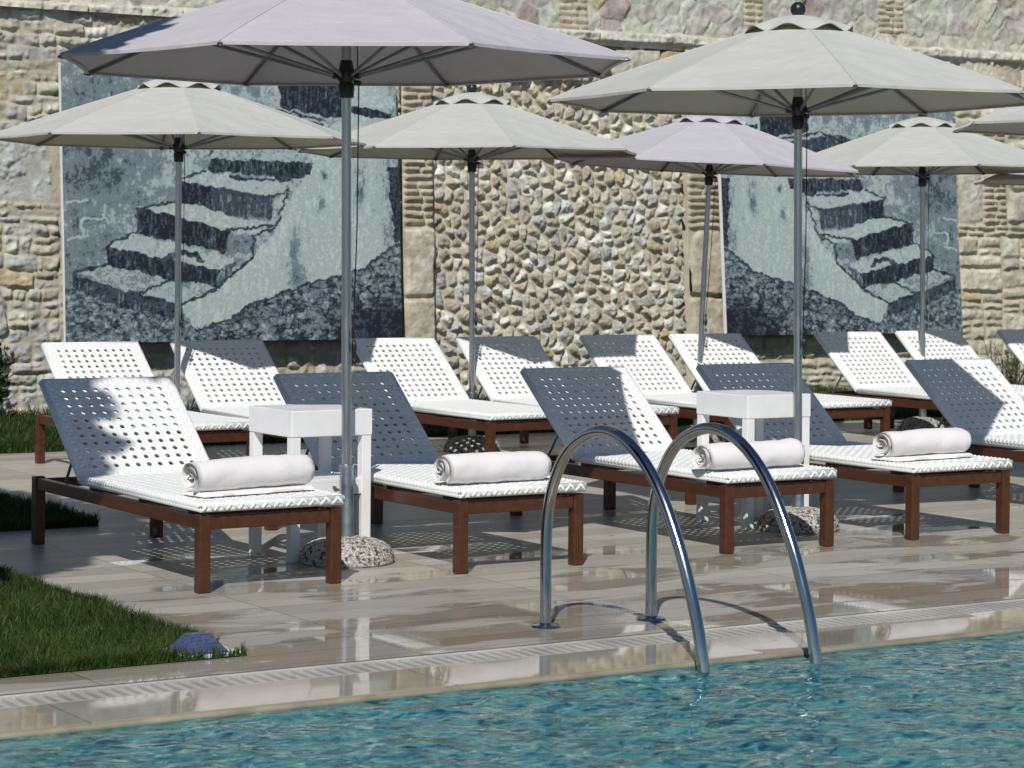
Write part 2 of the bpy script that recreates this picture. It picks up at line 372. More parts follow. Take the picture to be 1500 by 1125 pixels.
LAWNS = [('front', -3.0, 3.615, 7.43, 9.95), ('middle', -2.0, 4.69, 11.22, 14.2), ('back', 2.5, 20.0, 15.38, 18.3)]
def build_lawn(key, x0, x1, y0, y1, count, hmin, hmax, w, lab, xvis):
    s = MB(); s.add([(x0, y0, .004), (x1, y0, .004), (x1, y1, .004), (x0, y1, .004)], [(0, 1, 2, 3)])
    tag(s.build('lawn', M['soil']), 'dark soil under the '+lab, 'lawn', kind='structure')
    r = np.random.default_rng(hash(key) % 1000 if False else len(key)*31)
    xa = max(x0, xvis[0]); xb = min(x1, xvis[1])
    px = r.uniform(xa, xb, count); py = r.uniform(y0, y1, count)
    dens = fbm(px*3, py*3, 41, 3)
    # some blades hug the border and hang over it
    ne = count//14
    px[:ne] = xb - np.abs(r.normal(0, .015, ne)) if xb == x1 else px[:ne]
    py[ne:2*ne] = y0 + np.abs(r.normal(0, .015, ne))
    if key == 'front':                                     # the light housing stands clear of the blades
        k_ = (np.abs(px-3.505) < .11) & (np.abs(py-7.53) < .095); px = np.where(k_, px-.4, px)
    ragged = .05*fbm(py*4, py*0+.5, 71, 3); px = np.where(px > xb-.12, px+ragged*sstep(xb-.25, xb, px), px)
    h = r.uniform(hmin, hmax, count)*(1+.9*dens)
    a = r.uniform(0, 2*PI, count); ln = r.uniform(.1, .75, count)*h; b = r.uniform(0, 2*PI, count)
    ww = w*r.uniform(.6, 1.2, count)
    ux, uy = np.cos(a)*ww, np.sin(a)*ww; lx, ly = np.cos(b)*ln, np.sin(b)*ln
    z0 = np.full(count, .003)
    P = [np.stack([px-ux, py-uy, z0], 1), np.stack([px+ux, py+uy, z0], 1),
         np.stack([px+ux*.8+lx*.35, py+uy*.8+ly*.35, h*.6], 1), np.stack([px-ux*.8+lx*.35, py-uy*.8+ly*.35, h*.6], 1),
         np.stack([px+lx+ux*.1, py+ly+uy*.1, h], 1), np.stack([px+lx-ux*.1, py+ly-uy*.1, h], 1)]
    V = np.stack(P, 1).reshape(-1, 3); k = np.arange(count)[:, None]*6
    F = np.concatenate([k+np.array([[0, 1, 2, 3]]), k+np.array([[3, 2, 4, 5]])], 0)
    t = np.clip(r.random(count)*.7+.15+.9*fbm(px*2.2, py*2.2, 47, 3), 0, 1)[:, None]
    c = (1-t)*np.array([[.016, .042, .007]])+t*np.array([[.055, .098, .018]])
    dry = (r.random(count) < .05+.22*np.clip(fbm(px*1.6, py*1.6, 53, 2)-.1, 0, 1))[:, None]; c = np.where(dry, np.array([[.11, .10, .04]]), c)
    me = from_arrays('grass', V, F, np.repeat(c, 6, 0))
    tag(mesh_obj('grass', me, M['grass']), lab, 'grass', kind='stuff')
build_lawn(*LAWNS[0], 78000, .024, .050, .0022, 'short green lawn in the front corner beside the pool coping', (1.2, 3.615))
build_lawn(*LAWNS[1], 34000, .03, .06, .003, 'shaded strip of lawn left of the leftmost front lounger', (3.0, 4.69))
build_lawn(*LAWNS[2], 60000, .05, .11, .005, 'strip of grass along the foot of the stone wall', (4.2, 17.5))

# ------------------------------------------------------------------ stone wall
WY, BAT = 18.3, .045
PAL = np.array([[.60, .57, .48], [.52, .48, .385], [.66, .64, .565], [.47, .44, .36], [.55, .51, .40], [.53, .52, .475], [.63, .60, .53], [.50, .455, .42]])
OCH = np.array([.52, .40, .21]); MORT = np.array([.54, .50, .40])
BRK = np.array([[.42, .37, .275], [.48, .43, .335], [.45, .375, .295], [.53, .48, .37]])
def field(x0, x1, z0, z1, res):
    nx = int(round((x1-x0)/res))+1; nz = int(round((z1-z0)/res))+1
    xs = np.linspace(x0, x1, nx); zs = np.linspace(z0, z1, nz); X, Z = np.meshgrid(xs, zs)
    return X, Z
def field_mesh(name, X, Z, H, C, parent, base=0.0):
    n, mm = X.shape
    Y = WY + BAT*Z - H - base
    V = np.stack([X, Y, Z], -1).reshape(-1, 3)
    i = np.arange(n*mm).reshape(n, mm); F = np.stack([i[:-1, :-1], i[:-1, 1:], i[1:, 1:], i[1:, :-1]], -1).reshape(-1, 4)
    me = from_arrays(name, V, F, np.clip(C, 0, 1).reshape(-1, 3))
    return mesh_obj(name, me, M['stone'], parent)
def split(rect, rnd, out, big=1.0):
    x0, x1, z0, z1 = rect; w, h = x1-x0, z1-z0
    hm = big*rnd.choice([.09, .13, .2, .28, .36]); wm = big*rnd.choice([.22, .3, .42, .6])
    if h > hm and h > .11:
        t = z0 + h*rnd.uniform(.34, .66) if h < .7 else z0+rnd.uniform(.12, .34)
        if min(t-z0, z1-t) > .05 and (h > w*.55 or rnd.random() < .75):
            split((x0, x1, z0, t), rnd, out, big); split((x0, x1, t, z1), rnd, out, big); return
    if w > wm and w > h*1.05:
        t = x0 + w*rnd.uniform(.35, .65) if w < 1.2 else x0+rnd.uniform(.25, .6)
        split((x0, t, z0, z1), rnd, out, big); split((t, x1, z0, z1), rnd, out, big); return
    out.append(rect)
def bricks(x0, x1, z0, z1, rnd, bw=.22, bh=.062):
    out = []; nr = max(1, round((z1-z0)/bh)); hh = (z1-z0)/nr
    for k in range(nr):
        x = x0 - rnd.uniform(0, bw*.6) if x1-x0 > .5 else x0
        while x < x1-.01:
            w = bw*rnd.uniform(.7, 1.25); xe = min(x+w, x1)
            if x1-xe < .07: xe = x1
            out.append((max(x, x0), xe, z0+k*hh, z0+(k+1)*hh)); x = xe
    return out
def lay(X, Z, H, C, stones, seed, joint=.012, hgt=(.012, .036), rough=.026, warp=.020, edge=.017, pal=PAL, och=.06, mixamt=.35):
    """press stones with rounded worn edges into the height field"""
    rnd = np.random.default_rng(seed)
    xw = X + warp*2*fbm(X*5, Z*5, seed+1, 3); zw = Z + warp*1.7*fbm(X*5, Z*5, seed+11, 3)
    res = X[0, 1]-X[0, 0]; xa, za = X[0, 0], Z[0, 0]; m = .06
    big = fbm(X*9, Z*9, seed+21, 5); fine = fbm(X*34, Z*34, seed+31, 3); mid = fbm(X*17, Z*17, seed+41, 4, .6)
    for (a, b, c, d) in stones:
        i0 = max(0, int((c-m-za)/res)); i1 = min(X.shape[0], int((d+m-za)/res)+2)
        j0 = max(0, int((a-m-xa)/res)); j1 = min(X.shape[1], int((b+m-xa)/res)+2)
        if i1 <= i0 or j1 <= j0: continue
        sl = (slice(i0, i1), slice(j0, j1)); x = xw[sl]; z = zw[sl]
        r = min(b-a, d-c)*rnd.uniform(.06, .26)
        cx, cz = (a+b)/2, (c+d)/2; hw, hh = (b-a)/2-joint/2-r, (d-c)/2-joint/2-r
        qx = np.abs(x-cx+ (z-cz)*rnd.normal(0, .07))-hw; qz = np.abs(z-cz+(x-cx)*rnd.normal(0, .05))-hh
        sd = r - (np.hypot(np.maximum(qx, 0), np.maximum(qz, 0)) + np.minimum(np.maximum(qx, qz), 0))
        p = sstep(0, edge, sd); hb = rnd.uniform(*hgt)
        tilt = (x-cx)*rnd.normal(0, .04)+(z-cz)*rnd.normal(0, .05)
        h = p*(hb + tilt + rough*(1.1*big[sl]+.55*fine[sl]-.5*np.abs(mid[sl])) + .15*hb*sstep(0, .12, sd))
        w = sstep(.0, .012, sd)[..., None]
        col = pal[rnd.integers(len(pal))]*rnd.uniform(.84, 1.12)
        if rnd.random() < och: col = col*.35+OCH*.65
        cc = col*(1+mixamt*big[sl][..., None]*np.array([.8, .9, 1.1]))
        H[sl] = np.maximum(H[sl], h); C[sl] = C[sl]*(1-w)+cc*w
def base_fields(X, Z, seed):
    H = .006*fbm(X*12, Z*12, seed, 4); C = MORT*(1+.3*fbm(X*6, Z*6, seed+5, 4)[..., None]); return H, C
def voronoi(X, Z, sx, sz, seed, jit=.85):
    r = np.random.default_rng(seed); n = 96
    jx = (r.random((n, n))-.5)*jit; jz = (r.random((n, n))-.5)*jit
    u = X/sx; v = Z/sz; ui = np.floor(u).astype(int); vi = np.floor(v).astype(int)
    best = np.full(X.shape, 9.); bi = np.zeros(X.shape, int); bx = np.zeros(X.shape); bz = np.zeros(X.shape)
    cand = []
    for dx in range(-2, 3):
        for dz in range(-2, 3):
            ci, cj = ui+dx, vi+dz
            px = (ci+.5+jx[ci % n, cj % n]+.5*(cj % 2))*sx; pz = (cj+.5+jz[ci % n, cj % n])*sz
            d = np.hypot(X-px, Z-pz); idx = (ci % n)*n+(cj % n); cand.append((px, pz, idx))
            k = d < best; best = np.where(k, d, best); bi = np.where(k, idx, bi); bx = np.where(k, px, bx); bz = np.where(k, pz, bz)
    ed = np.full(X.shape, 9.)
    for px, pz, idx in cand:
        ax, az = px-bx, pz-bz; l = np.hypot(ax, az); ok = l > 1e-6
        e = ((bx+px)/2-X)*ax+((bz+pz)/2-Z)*az; e = np.where(ok, e/np.maximum(l, 1e-6), 9.); ed = np.minimum(ed, e)
    return bi, bx, bz, ed

wall = empty('stone_wall', (12, WY, 0), 'long tall wall of pale rubble stone and thin brick courses', 'wall')
def wpart(o): o.matrix_parent_inverse = Matrix.Translation((-12, -WY, 0)); return o
RES = .0125
CORN = 3.30
PIL_L, PIL_R = (10.46, 10.77), (13.56, 14.02)
def cornice_z(x): return CORN + .012*(x-11)
def build_wall():
    rnd = random.Random(5)
    # ---- left facing
    X, Z = field(3.6, PIL_L[0], -.02, CORN+.06, RES); H, C = base_fields(X, Z, 100); st = []
    st += bricks(3.6, PIL_L[0], 3.10, 3.30, rnd, .26, .10)
    split((3.6, 7.30, 2.23, 3.09), rnd, st); split((7.30, PIL_L[0], 1.7, 3.09), rnd, st)
    st += [(6.25, 7.22, 1.74, 2.22)]; split((3.6, 6.25, 1.74, 2.23), rnd, st, 1.3)
    st += bricks(5.9, 7.3, 1.56, 1.73, rnd, .3, .06); split((3.6, 5.9, 1.3, 1.73), rnd, st)
    split((5.9, 7.3, .95, 1.55), rnd, st); split((3.6, 5.9, .0, 1.3), rnd, st, 1.3); st += [(6.1, 6.85, .62, .95)]
    split((6.85, 7.3, .62, .95), rnd, st); split((5.9, 6.1, .3, .95), rnd, st)
    split((5.9, 8.2, -.02, .62), rnd, st, 1.5); split((8.2, PIL_L[0], -.02, .62), rnd, st, 1.1); split((7.3, PIL_L[0], .62, 1.7), rnd, st)
    lay(X, Z, H, C, st, 11, pal=PAL*np.array([.98, 1., 1.07]), rough=.032)
    wpart(field_mesh('rubble_facing', X, Z, H, C, wall))
    # ---- two pilasters of brick over white ashlar
    for k, (a, b) in enumerate((PIL_L, PIL_R)):
        X, Z = field(a, b, -.02, CORN+.06, RES); H, C = base_fields(X, Z, 200+k)
        lay(X, Z, H, C, bricks(a, b, 1.60, CORN, rnd, .21, .066), 21+k, .014, (.03, .045), .010, .008, .014, BRK, .03, .4)
        ash = [(a, b, .97, 1.58), (a, b, .36, .96), (a, b, -.1, .35)]
        lay(X, Z, H, C, ash, 25+k, .012, (.045, .055), .012, .008, .018, np.array([[.60, .56, .47], [.57, .52, .42]]), 0, .45)
        wpart(field_mesh('pilaster', X, Z, H, C, wall, .03))
    # ---- recessed panel of knobbly rubble between them
    a, b = PIL_L[1], PIL_R[0]; X, Z = field(a, b, -.02, CORN+.06, .0105)
    xw = X+.035*fbm(X*7, Z*7, 300, 3); zw = Z+.035*fbm(X*7, Z*7, 310, 3)
    bi, bx, bz, ed = voronoi(xw, zw, .126, .108, 5, .92)
    r = np.random.default_rng(8); n = 96*96
    hh = r.uniform(.018, .062, n)[bi]; tx = r.normal(0, .10, n)[bi]; tz = r.normal(.02, .11, n)[bi]
    pr = sstep(.008, .030, ed); big = fbm(X*15, Z*15, 320, 5, .6); fine = fbm(X*45, Z*45, 330, 3)
    crag = np.abs(fbm(X*22, Z*22, 340, 4, .6))
    H = pr*np.clip(hh + (xw-bx)*tx + (zw-bz)*tz + .026*big + .014*fine - .034*crag + .034*np.sqrt(np.clip(ed/.06, 0, 1)), .006, .17)*.72
    pal = np.array([[.58, .53, .43], [.52, .475, .375], [.64, .61, .53], [.70, .68, .61], [.46, .42, .36], [.53, .52, .49], [.57, .51, .38], [.47, .465, .45], [.50, .45, .37]])
    cs = pal[r.integers(0, len(pal), n)]*r.uniform(.86, 1.12, (n, 1))*np.array([1.08, 1.085, 1.12]); oc = r.random(n) < .03; cs[oc] = np.array([.54, .46, .30])
    w = sstep(.005, .017, ed)[..., None]
    C = (MORT*1.12)*(1-w) + cs[bi]*w*(1+.5*big[..., None]*np.array([.8, .9, 1.05]) - .9*crag[..., None]*.35)
    # ashlar band right under the cornice
    band = []; x = a
    while x < b-.05:
        e = min(b, x+rnd.uniform(.2, .6)); e = b if b-e < .12 else e; band.append((x, e, 2.93 if rnd.random() < .4 else 3.02, CORN-.01)); x = e
    lay(X, Z, H, C, band, 35, .014, (.09, .11), .014, .012, .02, PAL, .35)
    wpart(field_mesh('rubble_panel', X, Z, H, C, wall, -.075))
    # ---- right facing: larger pale coursed blocks with brick strips
    a = PIL_R[1]; X, Z = field(a, 23.0, -.02, CORN+.16, .0135); H, C = base_fields(X, Z, 400); st = []; bk = []
    split((a, 17.0, 1.7, 3.1), rnd, st); split((a, 17.0, -.02, 1.6), rnd, st, 1.25)
    st += [(17.02, 17.34, 1.70, 2.33)]; bk += bricks(17.35, 17.68, 1.70, 2.75, rnd, .2, .066); st += [(17.69, 18.1, 1.72, 2.05), (17.69, 18.15, 2.06, 2.4)]
    bk += bricks(a, 23.0, 1.575, 1.695, rnd, .27, .06)
    split((17.0, 17.34, 2.34, 3.1), rnd, st); split((17.69, 23, 2.41, 3.1), rnd, st); split((18.15, 23, 1.7, 2.4), rnd, st); split((17.35, 17.68, 2.76, 3.1), rnd, st)
    split((17.0, 23.0, -.02, 1.57), rnd, st, 1.15)
    x = a
    while x < 22.9:
        e = min(23.0, x+rnd.uniform(.25, .6)); st.append((x, e, 3.11, 3.4)); x = e
    palr = np.array([[.60, .56, .45], [.56, .52, .41], [.62, .59, .50], [.53, .48, .37], [.58, .55, .47]])
    lay(X, Z, H, C, st, 41, .010, (.018, .04), .017, .016, .03, palr, .05)
    lay(X, Z, H, C, bk, 43, .014, (.03, .045), .012, .008, .016, BRK, 0)
    wpart(field_mesh('ashlar_facing', X, Z, H, C, wall))
    # ---- projecting cornice
    X, Z = field(3.6, 23.0, CORN-.01, CORN+.30, .0125)
    zc = Z-.012*(X-11)-.02*fbm(X*.9, X*0+3.3, 500, 2)-CORN
    pf = sstep(0, .02, zc)*sstep(.115, .085, zc)
    jn = np.ones_like(X); x = 3.6; r = np.random.default_rng(4)
    for _ in range(60):
        x += r.uniform(.24, .5); jn *= 1-.7*np.exp(-((X-x-.1*zc)/.008)**2)
    big = fbm(X*12, Z*12, 510, 5)
    H = pf*jn*(.055+.04*big); C = np.array([.64, .62, .55])*(1+.3*big[..., None])
    H = np.where(zc < 0, -.02, H); H = np.where(zc > .11, -.05, H)
    wpart(field_mesh('cornice', X, Z, H, C, wall, .02))
    # ---- upper wall of flat polygonal stones
    X, Z = field(3.6, 23.0, CORN+.0, 5.0, .0155)
    xw = X+.03*fbm(X*4, Z*4, 600, 3); zw = Z+.03*fbm(X*4, Z*4, 610, 3)
    bi, bx, bz, ed = voronoi(xw, zw, .235, .20, 15, .95); r = np.random.default_rng(18)
    hh = r.uniform(.006, .018, n)[bi]; big = fbm(X*9, Z*9, 620, 5)
    pr = sstep(.003, .012, ed); H = pr*(hh+.030*big+(xw-bx)*r.normal(0, .05, n)[bi]+(zw-bz)*r.normal(0, .05, n)[bi])
    pal = np.array([[.54, .55, .48], [.58, .58, .52], [.50, .52, .46], [.60, .59, .52], [.52, .50, .43], [.50, .46, .44], [.55, .53, .46], [.57, .58, .53]])
    cs = pal[r.integers(0, len(pal), n)]*r.uniform(.9, 1.08, (n, 1)); q = r.random(n); cs[q < .02] = np.array([.40, .345, .325]); cs[(q > .06) & (q < .085)] = np.array([.50, .455, .29]); cs[(q > .11) & (q < .17)] = np.array([.49, .46, .435])
    w = sstep(.0, .012, ed)[..., None]; C = np.array([.53, .52, .46])*(1-w)+cs[bi]*w*(1+.3*big[..., None])
    bk = []
    for (xa, xb, za, zb) in [(8.4, 8.7, 3.5, 3.9), (12.17, 12.5, 3.42, 4.1), (14.3, 14.55, 3.55, 4.0), (16.0, 16.35, 3.6, 4.2), (18.1, 18.35, 3.55, 3.95), (19.5, 19.8, 3.6, 4.1)]:
        C[(X > xa) & (X < xb) & (Z > za) & (Z < zb)] = MORT; H[(X > xa) & (X < xb) & (Z > za) & (Z < zb)] = 0
        bk += bricks(xa, xb, za, zb, rnd, .2, .062)
    lay(X, Z, H, C, bk, 61, .012, (.02, .03), .01, .008, .015, BRK*1.15, 0)
    wpart(field_mesh('upper_wall', X, Z, H, C, wall, -.03))
    cb = MB()
    V = [(3.6, WY+.16, -.1), (23, WY+.16, -.1), (23, WY+.7, -.1), (3.6, WY+.7, -.1), (3.6, WY+.16+BAT*5, 4.99), (23, WY+.16+BAT*5, 4.99), (23, WY+.7, 4.99), (3.6, WY+.7, 4.99)]
    cb.add(V, [(0, 3, 2, 1), (4, 5, 6, 7), (0, 1, 5, 4), (1, 2, 6, 5), (2, 3, 7, 6), (3, 0, 4, 7)])
    wpart(cb.build('wall_core', mat_simple('mortar_core', tuple(MORT), .9, 0, 6, .2), wall))
build_wall()

# ------------------------------------------------------------------ printed canvases of an old stone stair
def inside(px, py, poly):
    r = np.zeros(px.shape, bool); n = len(poly)
    for i in range(n):
        ax, ay = poly[i]; bx, by = poly[(i+1) % n]
        if ay == by: continue
        c = ((ay > py) != (by > py)) & (px < (bx-ax)*(py-ay)/(by-ay)+ax); r ^= c
    return r
def segd(px, py, pts):
    d = np.full(px.shape, 1e9)
    for (ax, ay), (bx, by) in zip(pts[:-1], pts[1:]):
        vx, vy = bx-ax, by-ay; t = np.clip(((px-ax)*vx+(py-ay)*vy)/(vx*vx+vy*vy), 0, 1)
        d = np.minimum(d, np.hypot(px-ax-t*vx, py-ay-t*vy))
    return d
def paint_stair(NX, NY):
    u, v = np.meshgrid(np.linspace(0, 1, NX), np.linspace(0, 1, NY))      # v = 0 bottom
    # picture coordinates: 0..490 wide, 0..400 high, measured down and right from the top left corner
    x0_ = 88+12*(1-v)+u*490; y0_ = 97+ (1-v)*400
    x = x0_+5*fbm(x0_/9, y0_/9, 700, 3); y = y0_+5*fbm(x0_/9, y0_/9, 710, 3)
    n1 = fbm(x0_/14, y0_/14, 720, 5, .62); n2 = fbm(x0_/5, y0_/5, 730, 4, .65); st = fbm(x0_/2.6, y0_/16, 740, 4, .6)
    T = 1.62+.95*n1+.45*st+.35*fbm(x0_/60, y0_/60, 735, 3)                        # old wall, slate tones
    T += .9*sstep(150, 240, x)*sstep(240, 130, np.abs(y-330))*.5
    T -= .55*np.exp(-((x-140)/45)**2-((y-255)/40)**2)
    for pts in ([(98, 296), (127, 295)], [(120, 322), (152, 321)], [(121, 322), (120, 348)], [(100, 350), (128, 346)], [(150, 300), (150, 320)]):
        T = np.where(segd(x, y, pts) < 1.8, 2.6, T)
    plaster = [(515, 97), (580, 97), (582, 345), (572, 359), (529, 391), (490, 402), (451, 412), (408, 427), (351, 448), (322, 470), (275, 480), (258, 446), (289, 429), (311, 420), (335, 400), (365, 368), (392, 336), (405, 310), (418, 282), (450, 240), (470, 190), (480, 165)]
    pm = inside(x, y, plaster); T = np.where(pm, 2.75+.55*st+.25*n1, T)
    T = np.where(pm, T-.8*np.exp(-((x-575)/22)**2), T)
    tread = lambda p, b=2.6: np.where(inside(x, y, p), b+.8*n2, T)
    riser = lambda p, b=.35: np.where(inside(x, y, p), b-.15+1.9*np.clip(st-.08, -.1, 1)+.5*n2, T)
    T = tread([(365, 97), (400, 97), (398, 128), (470, 148), (500, 160), (470, 180), (375, 150)], 2.2)
    T = riser([(398, 100), (500, 100), (500, 158), (470, 160), (401, 149)], .2)
    T = tread([(500, 112), (575, 125), (574, 145), (512, 140)], 2.7)
    T = riser([(505, 140), (572, 152), (572, 160), (540, 160), (506, 150)], .2)
    T = tread([(340, 140), (400, 150), (470, 168), (462, 176), (366, 160)], 2.3)
    T = riser([(340, 152), (390, 160), (466, 172), (462, 196), (420, 214), (330, 195), (296, 225), (300, 170)], .5)
    T = tread([(296, 215), (340, 200), (440, 214), (452, 231), (330, 232)], 2.2)
    T = riser([(296, 229), (452, 231), (447, 249), (401, 262), (390, 252), (330, 250), (295, 248)])
    T = tread([(252, 262), (290, 248), (330, 255), (394, 258), (415, 272), (394, 284), (330, 281)])
    T = riser([(253, 263), (330, 274), (388, 284), (390, 318), (330, 313), (256, 295)], .75)
    T = riser([(253, 264), (300, 271), (300, 305), (257, 294)], .1)
    T = tread([(194, 302), (225, 297), (260, 293), (330, 314), (394, 326), (372, 340), (322, 336)])
    T = riser([(194, 303), (259, 318), (328, 336), (322, 368), (262, 354), (198, 342)], .1)
    T = np.where(inside(x, y, [(325, 342), (360, 340), (364, 362), (352, 370), (322, 366)]), 1.5+.9*n2, T)
    T = tread([(155, 361), (163, 350), (195, 341), (259, 358), (312, 368), (338, 380), (312, 394), (234, 377)])
    T = riser([(155, 361), (234, 376), (311, 393), (311, 419), (273, 411), (212, 411), (154, 384)], .15)
    T = riser([(312, 392), (338, 380), (330, 398), (312, 418)], 1.1)
    T = np.where(segd(x, y, [(238, 376), (262, 366), (280, 372), (286, 380)]) < 4, .4+n2, T)
    T = tread([(112, 397), (155, 386), (180, 392), (242, 408), (201, 426), (165, 418)], 2.1)
    T = riser([(110, 402), (165, 418), (201, 427), (205, 454), (150, 440), (112, 420)], .5)
    T = tread([(201, 426), (242, 408), (289, 429), (259, 442)], 2.4)
    T = riser([(201, 427), (259, 442), (262, 466), (205, 454)], .45)
    gm = inside(x, y, [(90, 420), (112, 420), (150, 440), (262, 466), (280, 480), (330, 470), (351, 447), (408, 426), (451, 411), (490, 402), (529, 391), (572, 358), (582, 345), (600, 345), (600, 505), (90, 505)])
    bi, bx, bz, ed = voronoi(x0_+2*n2, y0_+2*n1, 11, 7.5, 33, .95)
    rr = np.random.default_rng(12).random(96*96)[bi]
    rid = np.abs(fbm(x0_/13, y0_/9, 760, 3, .5)); rid2 = np.abs(fbm(x0_/6, y0_/4.5, 770, 2))
    pb = .98+1.1*(rr-.5)+.9*n2-1.5*sstep(.075, .02, rid)-.9*sstep(.07, .02, rid2)+.5*sstep(.1, .3, rid)
    pb = pb-1.5*sstep(430, 560, x)*sstep(425, 470, y)
    left = 1.25+1.9*n2+.6*n1-1.2*sstep(.06, .02, rid)
    T = np.where(gm, np.where(x < 285, left, pb), T)
    T = np.where(inside(x, y, [(566, 235), (585, 235), (588, 345), (578, 350), (572, 300)]), .1+.4*n2, T)
    T -= 1.5*np.exp(-((x-423)/7)**2-((y-360)/28)**2) + 1.5*np.exp(-((x-428)/15)**2-((y-405)/22)**2)*pm
    T -= 2.0*np.exp(-((x-467)/5)**2-((y-250)/8)**2) + 1.6*np.exp(-((x-463)/5)**2-((y-292)/9)**2)
    T -= 1.9*np.exp(-((x-522)/8)**2-((y-262)/28)**2)*(.7+st*2)
    lines = [[(113, 397), (155, 386)], [(112, 398), (112, 422)], [(155, 361), (165, 350), (195, 341), (197, 305), (225, 297), (260, 293)], [(252, 262), (289, 248)],
             [(415, 274), (405, 300), (392, 330), (362, 342), (360, 375), (335, 395), (311, 419), (289, 430), (259, 442)], [(330, 281), (394, 284), (415, 272)],
             [(322, 336), (394, 326)], [(201, 426), (242, 408)], [(330, 256), (394, 259)], [(300, 175), (380, 150), (470, 166)],
             [(282, 478), (330, 468), (351, 447), (408, 426), (451, 411), (490, 402), (529, 391), (572, 358)]]
    for pts in lines: T = np.where(segd(x, y, pts) < 2.0+1.8*n2, .2, T)
    # screen-print: four inks with short transitions
    T = T+.75*fbm(x0_/2.4, y0_/3.0, 780, 3, .6)+.2*(np.random.default_rng(5).random(T.shape)-.5)
    q = np.floor(T+.5); f = T+.5-q; T = q-.5+sstep(.25, .75, f)+.0; T = np.clip(T, 0, 3)
    ink = np.array([[.013, .018, .026], [.085, .115, .14], [.235, .29, .305], [.46, .535, .50]])
    return np.stack([np.interp(T, [0, 1, 2, 3], ink[:, k]) for k in range(3)], -1)
NX, NY = 520, 420
PAINT = paint_stair(NX, NY)
def banner(x0, x1, z0, ht, lean, mirror, label):
    root = empty('printed_canvas', ((x0+x1)/2, WY+.045*z0-.21, z0), label, 'wall print', 'printed canvases leaning on the wall')
    w = x1-x0; P = PAINT[:, ::-1] if mirror else PAINT
    u, v = np.meshgrid(np.linspace(-w/2-.013, w/2+.013, NX), np.linspace(-.002, ht+.002, NY))
    V = np.stack([u, v*0-.001+.006*fbm(u*1.2, v*1.2, 800+mirror, 2), v], -1).reshape(-1, 3)
    i = np.arange(NX*NY).reshape(NY, NX); F = np.stack([i[:-1, :-1], i[:-1, 1:], i[1:, 1:], i[1:, :-1]], -1).reshape(-1, 4)
    me = from_arrays('canvas', V, F, P.reshape(-1, 3)); mesh_obj('canvas', me, M['print'], root, True)
    t = .05
    for xa in (-w/2-.012, w/2):
        f = MB(); f.box(xa, xa+.012, .004, t, 0, ht, .003); f.build('side_edge', M['white_paint'], root)
    f = MB(); f.box(-w/2-.012, w/2+.012, .004, t, ht, ht+.003, .001); f.box(-w/2-.012, w/2+.012, .004, t, -.010, 0, .003); f.box(-w/2, w/2, .02, t-.002, .001, ht-.001, 0)
    f.build('stretcher_frame', M['dark_frame'], root)
    root.rotation_euler = (-lean, 0, 0)
    return root
M['dark_frame'] = mat_simple('dark_frame', (.05, .055, .06), .6)
banner(7.27, 10.33, .615, 2.26, math.radians(4.4), 0, 'large grey blue stair print left of the rubble panel, its stair climbing right')
banner(13.87, 16.83, .60, 2.27, math.radians(4.4), 1, 'large grey blue print of an old stone stair climbing left, right of the rubble panel')

# ------------------------------------------------------------------ sun lounger
W, LN, SEAT = .597, 1.81, .37
PX0, PW = -.022, .641
def perforated(nu, nv, du, dv, th, solid):
    """woven panel: grid of cells, each a raised ring round a hole (or a dimple)"""
    V = []; F = []; r = .25*min(du, dv)
    V = []; key = {}
    def vert(p):
        k = (round(p[0], 5), round(p[1], 5), round(p[2], 5))
        if k not in key: key[k] = len(V); V.append(p)
        return key[k]
    for j in range(nv):
        for i in range(nu):
            cx, cy = (i+.5)*du, (j+.5)*dv; hx, hy = du/2, dv/2
            dirs = [(1, 0), (1, 1), (0, 1), (-1, 1), (-1, 0), (-1, -1), (0, -1), (1, -1)]
            o = [vert((cx+a*hx, cy+b*hy, th-(.0030 if a*b else .0010))) for a, b in dirs]
            rad = lambda s, z: [vert((cx+math.cos(k*PI/4)*r*s, cy+math.sin(k*PI/4)*r*s, z)) for k in range(8)]
            m_ = rad(1.36, th+.0020); q = rad(1.0, th-.0012)
            hole = not solid(i, j)
            for k in range(8):
                l = (k+1) % 8
                F.append((o[k], o[l], m_[l], m_[k])); F.append((m_[k], m_[l], q[l], q[k]))
            if hole:
                b_ = rad(1.22, .0)
                ob = [vert((cx+a*hx, cy+b*hy, .0)) for a, b in dirs]
                for k in range(8):
                    l = (k+1) % 8
                    F.append((q[k], q[l], b_[l], b_[k])); F.append((b_[k], b_[l], ob[l], ob[k]))
            else:
                c = vert((cx, cy, th-.0045))
                for k in range(8): F.append((q[k], q[(k+1) % 8], c))
                ob = [vert((cx+a*hx, cy+b*hy, .0)) for a, b in dirs]; F.append(tuple(reversed(ob)))
    return V, F
def braid(mb, p0, p1, nrm, up, n, half, chev=False, size=.0165):
    """row of slanted strands wrapped round an edge"""
    p0, p1 = Vector(p0), Vector(p1); t = (p1-p0).normalized(); nrm = Vector(nrm); up = Vector(up); L_ = (p1-p0).length
    for k in range(n):
        for s in ((1, -1) if chev else (1,)):
            c = p0 + t*(L_*(k+.5)/n) + (t*(-s*L_/n*.25) if chev else Vector())
            a = (up*.75*s*1.0 + t*.66) if chev else (up*.8+t*.6)
            a.normalize(); b = nrm.cross(a).normalized()
            Mx = Matrix((a*half, b*(L_/n*(.17 if chev else .40)), nrm*size*(.62 if chev else .66))).transposed()
            mb.blob(c+nrm*.002, Mx, 8, 5)
